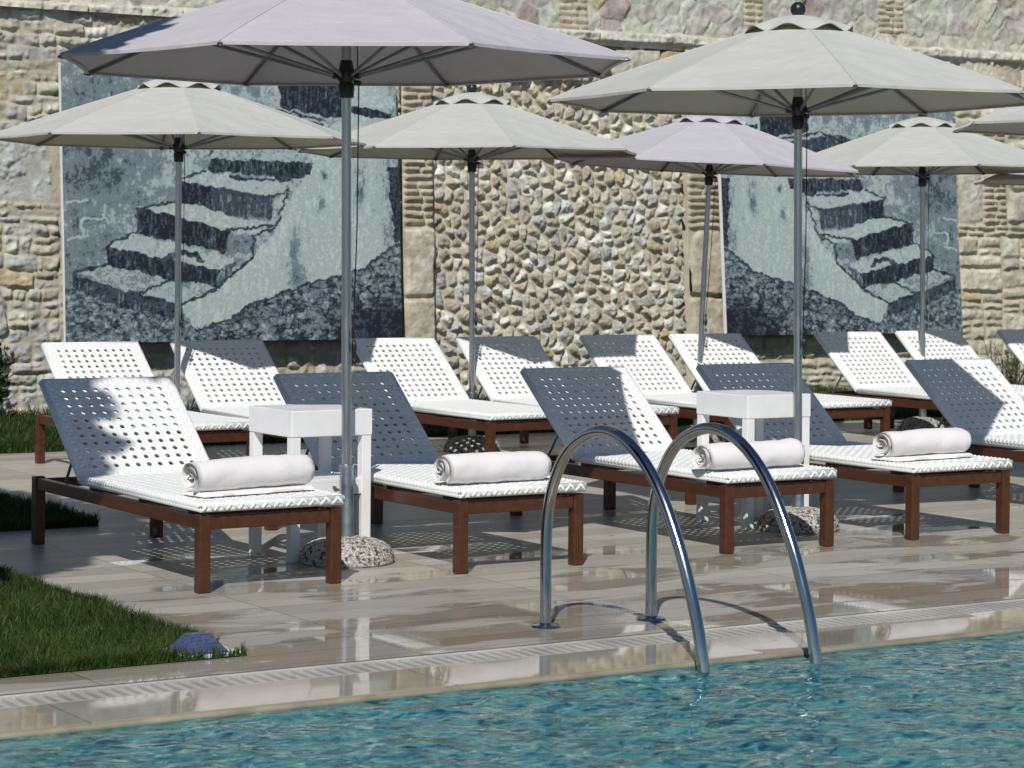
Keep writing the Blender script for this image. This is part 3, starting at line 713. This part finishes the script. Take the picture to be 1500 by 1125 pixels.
def make_lounger():
    root = empty('sun_lounger')
    t = .026
    f = MB(); rz0, rz1 = .255, .311
    f.box(-.018, .014, t, LN-t, rz0, rz1); f.box(W-.014, W+.018, t, LN-t, rz0, rz1)
    f.box(t, W-t, -.018, .014, rz0, rz1); f.box(t, W-t, LN-.014, LN+.018, rz0+.008, rz1-.004)
    for y in (.12, .62, 1.17): f.box(.014, W-.014, y, y+.06, rz1-.03, .334, .003)
    f.build('frame', M['wood'], root)
    for (lx, ly) in ((0, 0), (W, 0), (0, LN), (W, LN)):
        l = MB(); l.box(lx-t, lx+t, ly-t, ly+t, .0, .318, .006); l.build('leg', M['wood'], root)
    # seat
    hy = 1.215; nu, nv = 12, 23; du, dv = PW/nu, (hy+.03)/nv; th = .008
    V, F = perforated(nu, nv, du, dv, th, lambda i, j: i in (0, nu-1) or j in (0, nv-1))
    mb = MB(); mb.add([(PX0+x, -.03+y, SEAT-th+z-.002) for x, y, z in V], F)
    seat = mb.build('seat', M['rattan'], root, True, 50)
    e = MB(); zc = SEAT-.016
    A = (PX0, -.03, zc); B = (PX0+PW, -.03, zc); Cp = (PX0, hy, zc); Dp = (PX0+PW, hy, zc)
    for p, q in ((A, B), (A, Cp), (B, Dp)): e.tube([p, q], .0155, 8); e.tube([(p[0], p[1], p[2]-.013), (q[0], q[1], q[2]-.013)], .0135, 8)
    braid(e, (A[0], A[1], A[2]-.006), (B[0], B[1], B[2]-.006), (0, -1, 0), (0, 0, 1), 12, .027, True, .030)
    braid(e, A, Cp, (-1, 0, 0), (0, 0, 1), 42, .023, False, .022); braid(e, B, Dp, (1, 0, 0), (0, 0, 1), 42, .023, False, .022)
    e.build('braided_edge', M['rattan'], seat, True)
    # backrest
    bl = math.hypot(1.7085-hy, .764-SEAT+.02); ang = math.atan2(.764-SEAT+.02, 1.7085-hy)
    nv = 13; dv = bl/nv
    th = .0135
    V, F = perforated(nu, nv, du, dv, th, lambda i, j: i in (0, nu-1) or j in (0, nv-1))
    R = Matrix.Translation((PX0, hy+.012, SEAT-.022)) @ Matrix.Rotation(ang, 4, 'X')
    mb = MB(); mb.add([R @ Vector((x, y, z-th+.012)) for x, y, z in V], F)
    back = mb.build('backrest', M['rattan'], root, True, 50)
    e = MB(); q = lambda x, y: R @ Vector((x, y, -.004))
    for p, s in ((q(0, 0), q(0, bl)), (q(PW, 0), q(PW, bl)), (q(0, bl), q(PW, bl))): e.tube([p, s], .0165, 8)
    nn = R.to_3x3() @ Vector((0, 0, 1))
    braid(e, q(0, .02), q(0, bl), (-1, 0, 0), nn, 24, .021, False, .012); braid(e, q(PW, .02), q(PW, bl), (1, 0, 0), nn, 24, .021, False, .012)
    e.build('braided_edge', M['rattan'], back, True)
    s = MB()
    for x in (.05, W-.05):
        a = R @ Vector((x-PX0, bl*.42, -th)); s.tube([a, (x, a.y+.16, .30)], .007, 8)
    a = R @ Vector((.05-PX0, bl*.42, -th)); b2 = R @ Vector((W-.05-PX0, bl*.42, -th)); s.tube([a, b2], .007, 8)
    s.build('support_strut', M['pale_strut'], root)
    return root
FRONT = [(4.147, 'white woven lounger with a rolled towel, leftmost of the front row, nearest the lawn'),
         (5.362, 'white woven lounger right of the first side table, its backrest almost wholly in shade'),
         (6.798, 'white woven lounger behind the pool handrails, its backrest half in shade'),
         (7.932, 'white woven lounger with a rolled towel, right of the second side table'),
         (9.444, 'white woven lounger cut off by the right edge in the front row, with no towel')]
REAR = [(5.707, 'fully sunlit white lounger at the left end of the back row, by the grass'),
        (6.559, 'second white lounger of the back row, crossed by the leftmost back parasol pole'),
        (7.943, 'back row white lounger below the right corner of the left stair print'),
        (8.749, 'back row white lounger at the left of the rubble panel, pole along its left edge'),
        (9.819, 'back row white lounger in front of the middle of the rubble panel'),
        (10.576, 'back row white lounger at the right pilaster, right behind the leaning parasol pole'),
        (12.0, 'back row white lounger below the left part of the right stair print'),
        (12.8, 'back row white lounger below the right part of the right stair print'),
        (13.93, 'back row white lounger cut off by the right edge, beside the rosemary')]
proto = make_lounger()
for i, (x, lab) in enumerate(FRONT+REAR):
    o = proto if i == 0 else copy_tree(proto)
    o.location = (x, 8.875 if i < 5 else 12.80, 0); o.rotation_euler = (0, 0, math.radians((-.15, .05, .1, -.1, .1, .7, -.6, .9, -.2, .5, -.8, .3, -.5, .6)[i]))
    tag(o, lab, 'sun lounger', 'front row of sun loungers' if i < 5 else 'back row of sun loungers')

# ------------------------------------------------------------------ rolled towels
def make_towel(x, y, rot, ln, seed, flap, lab):
    root = empty('rolled_towel', (x, y, SEAT+.004), lab, 'towel', 'rolled towels on the front loungers'); root.rotation_euler = (0, 0, rot)
    rn = np.random.default_rng(seed); R0, R1, turns, th = .012, .075, 3.6, .0135
    nt, nl = 150, 30; tt = np.linspace(0, 1, nt); zb = R1*.88 + (.016 if flap else 0)
    th0 = -1.9 + rn.uniform(-.3, .3)
    V = np.zeros((2, nl, nt, 3))
    for s in range(2):
        for j in range(nl):
            f = j/(nl-1); a = th0 - 2*PI*turns*(1-tt)
            r = R0+(R1-R0)*tt - (th if s else 0)*(.5+.5*tt) + .0115*fbm(np.full(nt, f*4.0), a*.7+seed, 50+seed, 3) + .0012*np.cos(a*2+f*3)
            endb = .024*fbm(tt*7, tt*0+seed, 60+seed, 2)*(1 if f > .5 else -1) + (.010*(1-tt) if f > .5 else -.010*(1-tt))
            rnd_ = 1-.10*np.exp(-min(f, 1-f)/.035)
            V[s, j, :, 0] = (f-.5)*ln + endb*(abs(f-.5)*2)**6
            V[s, j, :, 1] = np.cos(a)*r*rnd_*1.04; V[s, j, :, 2] = np.maximum(np.sin(a)*r*rnd_*.93, -R1*.86) + zb
    idx = np.arange(2*nl*nt).reshape(2, nl, nt); F = []
    for s in range(2):
        q = np.stack([idx[s, :-1, :-1], idx[s, :-1, 1:], idx[s, 1:, 1:], idx[s, 1:, :-1]], -1).reshape(-1, 4); F.append(q)
    for j in (0, nl-1): F.append(np.stack([idx[0, j, :-1], idx[0, j, 1:], idx[1, j, 1:], idx[1, j, :-1]], -1).reshape(-1, 4))
    for k in (0, nt-1): F.append(np.stack([idx[0, :-1, k], idx[0, 1:, k], idx[1, 1:, k], idx[1, :-1, k]], -1).reshape(-1, 4))
    me = from_arrays('roll', V.reshape(-1, 3), np.concatenate(F)); mesh_obj('roll', me, M['towel'], root, True)
    if flap:
        nx_, ny_ = 40, 14; u, v = np.meshgrid(np.linspace(-.5, .5, nx_), np.linspace(-1, 1, ny_))
        e = np.sqrt(np.clip(1-np.abs(v)**4, 0, 1)); wav = .004*fbm(u*6, v*2, 90+seed, 3)
        top = np.stack([u*ln*.97, v*.088+wav, .001+.016*e+wav*.6], -1); bot = np.stack([u*ln*.97, v*.088+wav, .001+0*e], -1)
        VV = np.concatenate([top.reshape(-1, 3), bot.reshape(-1, 3)]); i = np.arange(nx_*ny_).reshape(ny_, nx_)
        q = np.stack([i[:-1, :-1], i[:-1, 1:], i[1:, 1:], i[1:, :-1]], -1).reshape(-1, 4); k = nx_*ny_
        sides = [np.stack([i[:-1, c], i[1:, c], i[1:, c]+k, i[:-1, c]+k], -1) for c in (0, -1)]+[np.stack([i[c, :-1], i[c, 1:], i[c, 1:]+k, i[c, :-1]+k], -1) for c in (0, -1)]
        me = from_arrays('folded_end', VV, np.concatenate([q, q+k]+sides)); mesh_obj('folded_end', me, M['towel'], root, True)
make_towel(4.452, 9.085, math.radians(9), .575, 1, True, 'white rolled towel with a loose end under it, leftmost of the four')
make_towel(5.60, 9.005, math.radians(4), .545, 2, False, 'white rolled towel with a clear spiral end, second from the left')
make_towel(7.03, 9.01, math.radians(3), .585, 3, False, 'white rolled towel seen through the pool handrail, on the middle front lounger')
make_towel(8.175, 9.075, math.radians(4), .57, 4, True, 'white rolled towel with a loose end under it, rightmost of the four towels')

# ------------------------------------------------------------------ side tables
def make_table():
    root = empty('side_table'); w, d, h, l = .408, .43, .672, .052
    t = MB(); t.box(0, w, 0, d, h-.118, h, .004); t.build('tabletop', M['white_paint'], root)
    for x, y in ((0, 0), (w-l, 0), (0, d-l), (w-l, d-l)):
        m = MB(); m.box(x+.003, x+l-.003, y+.003, y+l-.003, 0, h-.118, .003); m.build('leg', M['white_paint'], root)
    s = MB(); s.box(l-.004, w-l+.004, .008, d-.008, .345, .362, .002)
    s.box(l-.0032, w-l+.0032, .008, .030, .292, .345, .002); s.box(l-.0032, w-l+.0032, d-.030, d-.008, .292, .345, .002)
    s.box(.008, .030, l-.0032, d-l+.0032, .292, .362, .002); s.box(w-.030, w-.008, l-.0032, d-l+.0032, .292, .362, .002)
    s.build('shelf', M['white_paint'], root)
    return root
tb = make_table(); tb.location = (4.874, 9.52, 0)
tag(tb, 'white square side table between the two leftmost front loungers', 'side table', 'white side tables')
t2 = copy_tree(tb); t2.location = (7.478, 9.60, 0)
tag(t2, 'white square side table behind the farther pool handrail', 'side table', 'white side tables')

# ------------------------------------------------------------------ parasol
PR, PRIM, PTOP = 1.30, 2.235, 2.612
def canopy_pt(k, u, t):
    """gore k, u in 0..1 across, t in 0 (top) .. 1 (rim)"""
    a0, a1 = (k-.5)*PI/4, (k+.5)*PI/4; r0 = .19; r = r0+(PR-r0)*t
    p = Vector((math.sin(a0), -math.cos(a0), 0))*(1-u)+Vector((math.sin(a1), -math.cos(a1), 0))*u
    s = 4*u*(1-u)
    z = PTOP-(PTOP-PRIM)*(t**.94) - .022*s*t*(1-.55*t) + .012*math.sin(PI*t)
    r *= 1-.018*s*t**3
    if t > .97: z -= .004
    return Vector((p.x*r, p.y*r, z + (.008*s if t > .9 else 0)*(t-.9)*10))
def make_parasol():
    root = empty('parasol')
    # pebbled stone base
    nr, na = 60, 190; V = []; Cl = []
    r = np.linspace(0, 1, nr)[:, None]*np.ones((1, na)); a = np.linspace(0, 2*PI, na, endpoint=False)[None, :]*np.ones((nr, 1))
    rad = .212*np.sin(np.minimum(r, 1)*PI*.56)/math.sin(PI*.5)
    z = .118*np.clip(np.cos(r*PI*.56), -.3, 1)**.62 if False else .118*np.power(np.clip(np.cos(np.minimum(r*PI*.56, PI*.5)), 0, 1), .66)
    rad = np.where(r > .9, .212-.02*(r-.9)*10, rad); z = np.where(r > .9, z[int(.9*nr)-1].mean()*(1-(r-.9)*10), z)
    X = rad*np.cos(a); Y = rad*np.sin(a)
    arc = np.cumsum(np.hypot(np.diff(rad[:, 0], prepend=0), np.diff(z[:, 0], prepend=z[0, 0])))[:, None]*np.ones((1, na))
    # pebbles: laid flat on the crown, wrapped round the flank
    fl = r < .62; bi, bx, bz, ed = voronoi(np.where(fl, X, a*.205+3), np.where(fl, Y, arc), .0125, .0105, 44, .95)
    g = np.random.default_rng(6).random(96*96)[bi]; k = sstep(.0, .0035, ed)
    dz = k*.0065*(.2+1.2*g); X = X*(1+dz*2.5); Y = Y*(1+dz*2.5); z = np.maximum(z+dz*.7-.004, 0)
    col = np.where((g < .22)[..., None], np.array([.10, .095, .09]), np.array([.60, .565, .50])*(.75+.45*g[..., None]))*(.3+.7*k[..., None])
    i = np.arange(nr*na).reshape(nr, na); nx = np.roll(i, -1, 1)
    F = np.stack([i[:-1], nx[:-1], nx[1:], i[1:]], -1).reshape(-1, 4)
    me = from_arrays('base', np.stack([X, Y, z], -1).reshape(-1, 3), F, col.reshape(-1, 3)); mesh_obj('base', me, M['pebble'], root)
    m = MB(); m.lathe([(.031, .09), (.031, .425), (.034, .425), (.034, .438), (.027, .440)], 24)
    m.tube([(-.03, -.005, .40), (-.058, -.01, .40)], .004, 8); m.blob((-.064, -.011, .40), Matrix.Diagonal((.010, .008, .011)))
    m.build('sleeve', M['zinc'], root, True, 40)
    m = MB(); m.lathe([(.0215, .10), (.0215, 2.60)], 24); m.build('pole', M['pole'], root, True, 40)
    m = MB(); hz = 2.15
    m.lathe([(.024, hz-.07), (.033, hz-.066), (.036, hz-.01), (.030, hz), (.046, hz+.02), (.05, hz+.045), (.034, hz+.06), (.026, hz+.1), (.024, hz+.1)], 20)
    for k in range(8):
        b = (k+.5)*PI/4; d = Vector((math.sin(b), -math.cos(b), 0)); m.blob(d*.055+Vector((0, 0, hz+.03)), Matrix.Rotation(b, 3, 'Z') @ Matrix.Diagonal((.010, .018, .014)))
    m.tube([(.038, -.03, hz+.0), (.062, -.045, hz-.005)], .011, 10)
    m.build('hub', M['black'], root, True, 45)
    m = MB(); m.lathe([(.03, 2.50), (.055, 2.51), (.055, 2.545), (.03, 2.56)], 20); m.build('crown_hub', M['black'], root, True, 45)
    # canopy: two skins, pockets at the tips
    NU, NT = 10, 14; cm = MB()
    for k in range(8):
        for s in (0, 1):
            V = []; F = []
            for j in range(NT+1):
                for q in range(NU+1):
                    p = canopy_pt(k, q/NU, j/NT); V.append(p - Vector((0, 0, .004*s)))
            for j in range(NT):
                for q in range(NU):
                    c = (j*(NU+1)+q, j*(NU+1)+q+1, (j+1)*(NU+1)+q+1, (j+1)*(NU+1)+q); F.append(c[::-1] if not s else c)
            cm.add(V, F)
        V = []; F = []                                            # hem
        for q in range(NU+1):
            p = canopy_pt(k, q/NU, 1); V += [p, p-Vector((0, 0, .014)), p*.985-Vector((0, 0, .012+p.z*(-.015)))]
        for q in range(NU): F += [(q*3, q*3+1, q*3+4, q*3+3), (q*3+1, q*3+2, q*3+5, q*3+4)]
        cm.add(V, F)
    for k in range(8):                                            # stitched seams over the ribs
        cm.tube([canopy_pt(k, 1, t/12)+Vector((0, 0, .0005)) for t in range(13)], .0042, 6)
    canopy = cm.build('canopy', M['beige'], root, True, 9)
    # scalloped vent cap
    n = 96; V = []; F = []; prof = [(0.03, 2.675), (.10, 2.664), (.18, 2.640), (.25, 2.612), (.285, 2.596)]
    for s in (0, 1):
        for i_, (rr, zz) in enumerate(prof):
            for k in range(n):
                a_ = 2*PI*k/n; sc = .5+.5*math.cos(8*(a_-PI/8)); e = (i_/4)**2
                V.append((math.sin(a_)*rr, -math.cos(a_)*rr, zz - .003*s + e*(.016*(1-sc) - .018*sc)))
        o_ = s*len(prof)*n
        for i_ in range(len(prof)-1):
            for k in range(n):
                c = (o_+i_*n+k, o_+i_*n+(k+1) % n, o_+(i_+1)*n+(k+1) % n, o_+(i_+1)*n+k); F.append(c if s else c[::-1])
    v = MB(); v.add(V, F); v.build('vent_cap', M['beige'], canopy, True)
    for k in range(8):
        b = (k+.5)*PI/4; d = Vector((math.sin(b), -math.cos(b), 0)); r_ = MB()
        e = [canopy_pt(k, 1, t)-Vector((0, 0, .017)) for t in (0, .25, .5, .75, .985)]; e[0] = d*.05+Vector((0, 0, 2.53))
        r_.tube(e, .0085, 8); r_.blob(e[-1], Matrix.Rotation(b, 3, 'Z') @ Matrix.Diagonal((.014, .03, .010))); r_.build('rib', M['strut'], root, True, 40)
        s_ = MB(); mid = canopy_pt(k, 1, .56)-Vector((0, 0, .022)); s_.tube([d*.055+Vector((0, 0, hz+.03)), mid], .0085, 8)
        s_.blob(mid, Matrix.Diagonal((.014, .014, .014))); s_.build('strut', M['strut'], root, True, 40)
    m = MB(); m.lathe([(.010, 2.655), (.018, 2.672), (.014, 2.68)], 16); m.blob((0, 0, 2.706), Matrix.Diagonal((.040, .040, .040)), 20, 12)
    m.build('finial', M['black'], root, True)
    m = MB(); m.tube([(.055, -.04, hz), (.047, -.032, 1.5), (.030, -.024, 1.0), (.026, -.024, .96)], .0028, 6)
    m.tube([(.045, -.03, 2.5), (.05, -.036, hz+.03)], .0028, 6)
    m.build('cord', M['black'], root, True)
    m = MB(); m.blob((.034, -.014, .965), Matrix.Diagonal((.012, .012, .034))); m.blob((.032, -.016, 1.02), Matrix.Diagonal((.008, .008, .02)))
    m.blob((.036, -.012, .90), Matrix.Diagonal((.008, .008, .016))); m.build('cord_cleat', M['black'], root, True)
    return root
PARA = [  # x, y, scale, turn (deg about z, + = clockwise seen from camera), lean right (deg), lavender, label
 (5.112, 9.44, 1.00, -3.9, -.54, 1, 'large lavender parasol in the front row, its pole before the first side table'),
 (7.72, 9.49, .968, 17.4, -.54, 0, 'large beige parasol right of the pool handrails, black ball finial at the top edge'),
 (10.45, 9.56, .955, 4.0, -.3, 0, 'front row beige parasol at the right edge, only its high left tip in view'),
 (6.45, 14.2, .93, 8.9, -.2, 0, 'beige back row parasol at the far left, in front of the left stair print'),
 (8.665, 14.2, .925, 8.5, -.54, 0, 'beige back row parasol with black ball finial in front of the rubble panel'),
 (10.66, 14.3, .905, 8.4, 2.35, 1, 'lavender back row parasol on a leaning pole, in front of the right pilaster'),
 (12.88, 14.3, .922, 12.1, -.6, 0, 'beige back row parasol with black ball finial in front of the right stair print'),
 (14.95, 14.3, .90, 6.0, -.3, 0, 'back row beige parasol at the right edge, only its low left tip in view')]
para0 = make_parasol(); lav = {}
for i, (x, y, sc, turn, lean, lv, lab) in enumerate(PARA):
    o = para0 if i == 0 else copy_tree(para0)
    o.location = (x, y, 0); o.scale = (sc, sc, sc*(.991 if i == 0 else 1))
    # prototype's gore 0 looks along -y; aim it back along the view direction, then turn and lean
    Rz = Matrix.Rotation(-YAW - math.radians(turn), 3, 'Z'); Rt = Matrix.Rotation(math.radians(lean), 3, Vector((S, Cc, 0)))
    o.rotation_euler = (Rt @ Rz).to_euler()
    tag(o, lab, 'parasol', 'parasols between the loungers')
def recolour(o, mat):
    for c in o.children:
        if c.name.startswith('canopy'):
            for q in [c]+list(c.children):
                q.data = q.data.copy(); q.data.materials.clear(); q.data.materials.append(mat)
for o in [o for o in COL.objects if o.name.startswith('parasol') and 'lavender' in o.get('label', '') and o.parent is None and 'large' in o['label'] or (o.get('label', '').startswith('lavender back row parasol'))]:
    recolour(o, M['lavender'])

# ------------------------------------------------------------------ pool ladder
lad = empty('pool_ladder', (4.89, 7.48, 0), 'polished steel pool ladder with two arched handrails dipping into the water', 'pool ladder')
ARC = [(0, -.02), (0, .12), (.0, .30), (-.012, .43), (-.045, .53), (-.105, .625), (-.18, .69), (-.28, .735), (-.38, .75), (-.48, .735), (-.575, .69), (-.66, .625), (-.735, .54), (-.80, .44), (-.86, .33), (-.915, .20), (-.955, .08), (-.975, -.02), (-.985, -.15), (-.985, -.5), (-.985, -1.0)]
def smooth_path(P, n=4):
    P = [Vector((0, a, b)) for a, b in P]; out = []
    for i in range(len(P)-1):
        p0, p1, p2, p3 = P[max(i-1, 0)], P[i], P[i+1], P[min(i+2, len(P)-1)]
        for k in range(n):
            t = k/n; out.append(.5*((2*p1)+(p2-p0)*t+(2*p0-5*p1+4*p2-p3)*t*t+(3*p1-p0-3*p2+p3)*t**3))
    return out+[P[-1]]
for dx, dy in ((0, 0), (.445, -.05)):
    m = MB(); m.tube([p+Vector((dx, dy, 0)) for p in smooth_path(ARC)], .0215, 20); h = m.build('handrail', M['steel'], lad, True, 40)
    m = MB(); m.lathe([(.0225, .016), (.026, .012), (.052, .008), (.058, .001)], 28, (dx, dy)); m.build('flange', M['steel'], lad, True, 40)
for z in (-.07, -.28, -.49):
    m = MB(); m.box(.018, .427, -1.10, -.95, z-.012, z+.012, .004); m.build('step', M['tread'], lad)

# ------------------------------------------------------------------ mosaic light housing at the lawn corner
lm = empty('ground_light', (3.505, 7.53, 0), 'small blue mosaic pyramid light housing on a white slab at the lawn corner', 'ground light')
m = MB(); m.box(-.118, .125, -.092, .105, .002, .016, .003); m.build('slab', M['light_slab'], lm)
m = MB(); a, b = .080, .036
m.add([(-a, -a, .016), (a, -a, .016), (a, a, .016), (-a, a, .016), (-b, -b, .072), (b, -b, .072), (b, b, .072), (-b, b, .072), (-b+.012, -b+.012, .076), (b-.012, -b+.012, .076), (b-.012, b-.012, .076), (-b+.012, b-.012, .076)],
      [(0, 1, 5, 4), (1, 2, 6, 5), (2, 3, 7, 6), (3, 0, 4, 7), (4, 5, 9, 8), (5, 6, 10, 9), (6, 7, 11, 10), (7, 4, 8, 11), (8, 9, 10, 11)])
m.build('mosaic_cover', M['blue_mosaic'], lm)

# ------------------------------------------------------------------ plants
def leaves(name, P, Dr, ln, wd, c0, c1, seed, parent):
    r = np.random.default_rng(seed); n = len(P)
    d = Dr/np.linalg.norm(Dr, axis=1, keepdims=True); q = r.normal(size=(n, 3)); w = np.cross(d, q); w /= np.linalg.norm(w, axis=1, keepdims=True)
    l = ln*r.uniform(.6, 1.3, (n, 1)); ww = wd*r.uniform(.7, 1.2, (n, 1))
    V = np.stack([P, P+d*l*.45+w*ww, P+d*l, P+d*l*.45-w*ww], 1).reshape(-1, 3); F = np.arange(4*n).reshape(n, 4)
    t = r.random((n, 1)); c = np.array(c0)*(1-t)+np.array(c1)*t
    me = from_arrays(name, V, F, np.repeat(c, 4, 0)); return mesh_obj(name, me, M['leaf'], parent)
def rosemary(x, y, h, n, seed, lab):
    root = empty('rosemary_bush', (x, y, 0), lab, 'shrub', 'rosemary at the foot of the wall'); r = np.random.default_rng(seed); P = []; D = []; st = MB()
    for k in range(n):
        a = r.uniform(0, 2*PI); b = abs(r.normal(.22, .16)); hh = h*r.uniform(.55, 1.05); d = np.array([math.cos(a)*math.sin(b), math.sin(a)*math.sin(b), math.cos(b)])
        o = np.array([r.normal(0, .06), r.normal(0, .05), 0]); st.tube([o, o+d*hh*.98], [.004, .0015], 5)
        for _ in range(70):
            t = r.uniform(.12, 1); P.append(o+d*hh*t); D.append(d*.9+r.normal(0, .45, 3))
    st.build('stem', M['bark'], root); leaves('foliage', np.array(P), np.array(D), .034, .0035, (.035, .06, .025), (.10, .13, .06), seed, root)
rosemary(16.42, 17.6, .48, 16, 1, 'narrow upright rosemary bush at the wall foot just right of the right stair print')
rosemary(16.98, 17.55, .52, 34, 2, 'wider upright rosemary bush at the wall foot beside the rightmost back lounger')
def shrub(x, y, seed):
    root = empty('leafy_shrub', (x, y, 0), 'dark leafy shrub at the wall foot on the left edge, throwing a leafy shadow', 'shrub'); r = np.random.default_rng(seed); P = []; D = []; st = MB()
    for k in range(26):
        a = r.uniform(0, 2*PI); b = r.uniform(.05, .6); hh = r.uniform(.35, .72); d = np.array([math.cos(a)*math.sin(b), math.sin(a)*math.sin(b), math.cos(b)])
        st.tube([(0, 0, 0), d*hh], [.007, .002], 5)
        for _ in range(26):
            t = r.uniform(.3, 1.0); P.append(d*hh*t); D.append(d*.5+r.normal(0, .6, 3))
    st.build('stem', M['bark'], root); leaves('foliage', np.array(P), np.array(D), .085, .02, (.02, .04, .015), (.05, .085, .03), seed, root)
shrub(6.47, 17.85, 5)
def tree():
    # stands on the lawn left of the view: its shade falls on the leftmost lounger, the lawn and a canopy tip
    cx, cy, cz, R = .03, 7.95, 4.2, 1.95
    root = empty('shade_tree', (cx-.1, cy, 0), 'leafy tree on the front lawn, shading the leftmost front lounger', 'tree')
    r = np.random.default_rng(9); t = MB(); t.tube([(0, 0, 0), (.04, .02, .8), (0, .05, 1.6), (.08, 0, 2.6), (.1, 0, 3.8)], [.17, .13, .115, .10, .05], 12)
    tips = []
    for k in range(22):
        a = r.uniform(0, 2*PI); b = r.uniform(-.1, 1.1); d = np.array([math.cos(a)*math.cos(b), math.sin(a)*math.cos(b), math.sin(b)*.75]); s = np.array([.06, 0, r.uniform(2.0, 3.4)])
        e = np.array([.1, 0, cz])+d*R*r.uniform(.6, .95); t.tube([s, (s+e)/2+r.normal(0, .1, 3), e], [.045, .025, .01], 7); tips.append(e)
    t.tube([(.1, 0, 3.0), (1.2, -.1, 3.9), (2.4, -.02, cz+.4)], [.05, .03, .012], 7)
    t.build('trunk', M['bark'], root, True)
    n = 15000; d = r.normal(size=(n, 3)); d /= np.linalg.norm(d, axis=1, keepdims=True); rad = R*r.uniform(.25, 1, (n, 1))**.45
    P = np.array([[.1, 0, cz]])+d*rad*np.array([[1, 1, .85]])
    n2 = 26000; d2 = r.normal(size=(n2, 3)); d2 /= np.linalg.norm(d2, axis=1, keepdims=True)
    P2 = np.array([[.1, 0, cz]])+d2*R*r.uniform(.72, .97, (n2, 1))*np.array([[1, 1, .85]]); P = np.concatenate([P, P2]); d = np.concatenate([d, d2]); n += n2
    n3 = 1500; d3 = r.normal(size=(n3, 3)); d3 /= np.linalg.norm(d3, axis=1, keepdims=True)          # one bough reaches further out
    P = np.concatenate([P, np.array([[2.47, -.10, .4+cz]])+d3*.34*r.uniform(.2, 1, (n3, 1))*np.array([[1.2, 1.2, .8]])]); d = np.concatenate([d, d3]); n += n3
    leaves('crown', P, d*.3+r.normal(0, .7, (n, 3)), .17, .06, (.03, .05, .015), (.07, .10, .03), 9, root)
tree()

# ------------------------------------------------------------------ light, sky, camera
SUN_EL = 43.0; SUN_HEAD = YAW+math.radians(6)      # shadows run away from the camera and a little right
sun_az = SUN_HEAD+PI
w = bpy.data.worlds.new('World'); scene.world = w; w.use_nodes = True; nt = w.node_tree
bg = nt.nodes['Background']; sky = nt.nodes.new('ShaderNodeTexSky'); sky.sky_type = 'NISHITA'; sky.sun_disc = False
sky.sun_elevation = math.radians(SUN_EL); sky.sun_rotation = sun_az; sky.air_density = 1.0; sky.dust_density = .1; sky.ozone_density = 5.0
nt.links.new(sky.outputs[0], bg.inputs[0]); bg.inputs[1].default_value = .063
sd = bpy.data.lights.new('Sun', 'SUN'); sd.energy = 3.95; sd.angle = math.radians(.53); sd.color = (1, .972, .925)
so = bpy.data.objects.new('Sun', sd); COL.objects.link(so); so.location = (0, -5, 12)
dv = Vector((math.sin(SUN_HEAD)*math.cos(math.radians(SUN_EL)), math.cos(SUN_HEAD)*math.cos(math.radians(SUN_EL)), -math.sin(math.radians(SUN_EL))))
so.rotation_euler = dv.to_track_quat('-Z', 'Y').to_euler()

cd = bpy.data.cameras.new('Camera'); cam = bpy.data.objects.new('Camera', cd); COL.objects.link(cam); scene.camera = cam
cd.sensor_width = 36; cd.lens = 36*FPX/1500; cd.shift_y = -(562.5-364.2)/1500; cd.clip_end = 600; cd.clip_start = .1
# level camera turned right by YAW, rolled a touch about its axis
cam.location = (0, 0, CAM_H)
cam.matrix_world = Matrix.Translation((0, 0, CAM_H)) @ Matrix.Rotation(-YAW, 4, 'Z') @ Matrix.Rotation(PI/2, 4, 'X') @ Matrix.Rotation(ROLL, 4, 'Z')
cd.dof.use_dof = True; cd.dof.focus_distance = 10.8; cd.dof.aperture_fstop = 9.0

scene.render.engine = 'CYCLES'; scene.cycles.max_bounces = 8; scene.cycles.transparent_max_bounces = 10
scene.cycles.sample_clamp_indirect = 4.0; scene.cycles.caustics_refractive = False; scene.cycles.caustics_reflective = False
scene.cycles.use_denoising = True
scene.view_settings.view_transform = 'Standard'; scene.view_settings.look = 'None'; scene.view_settings.exposure = 0; scene.view_settings.gamma = 1
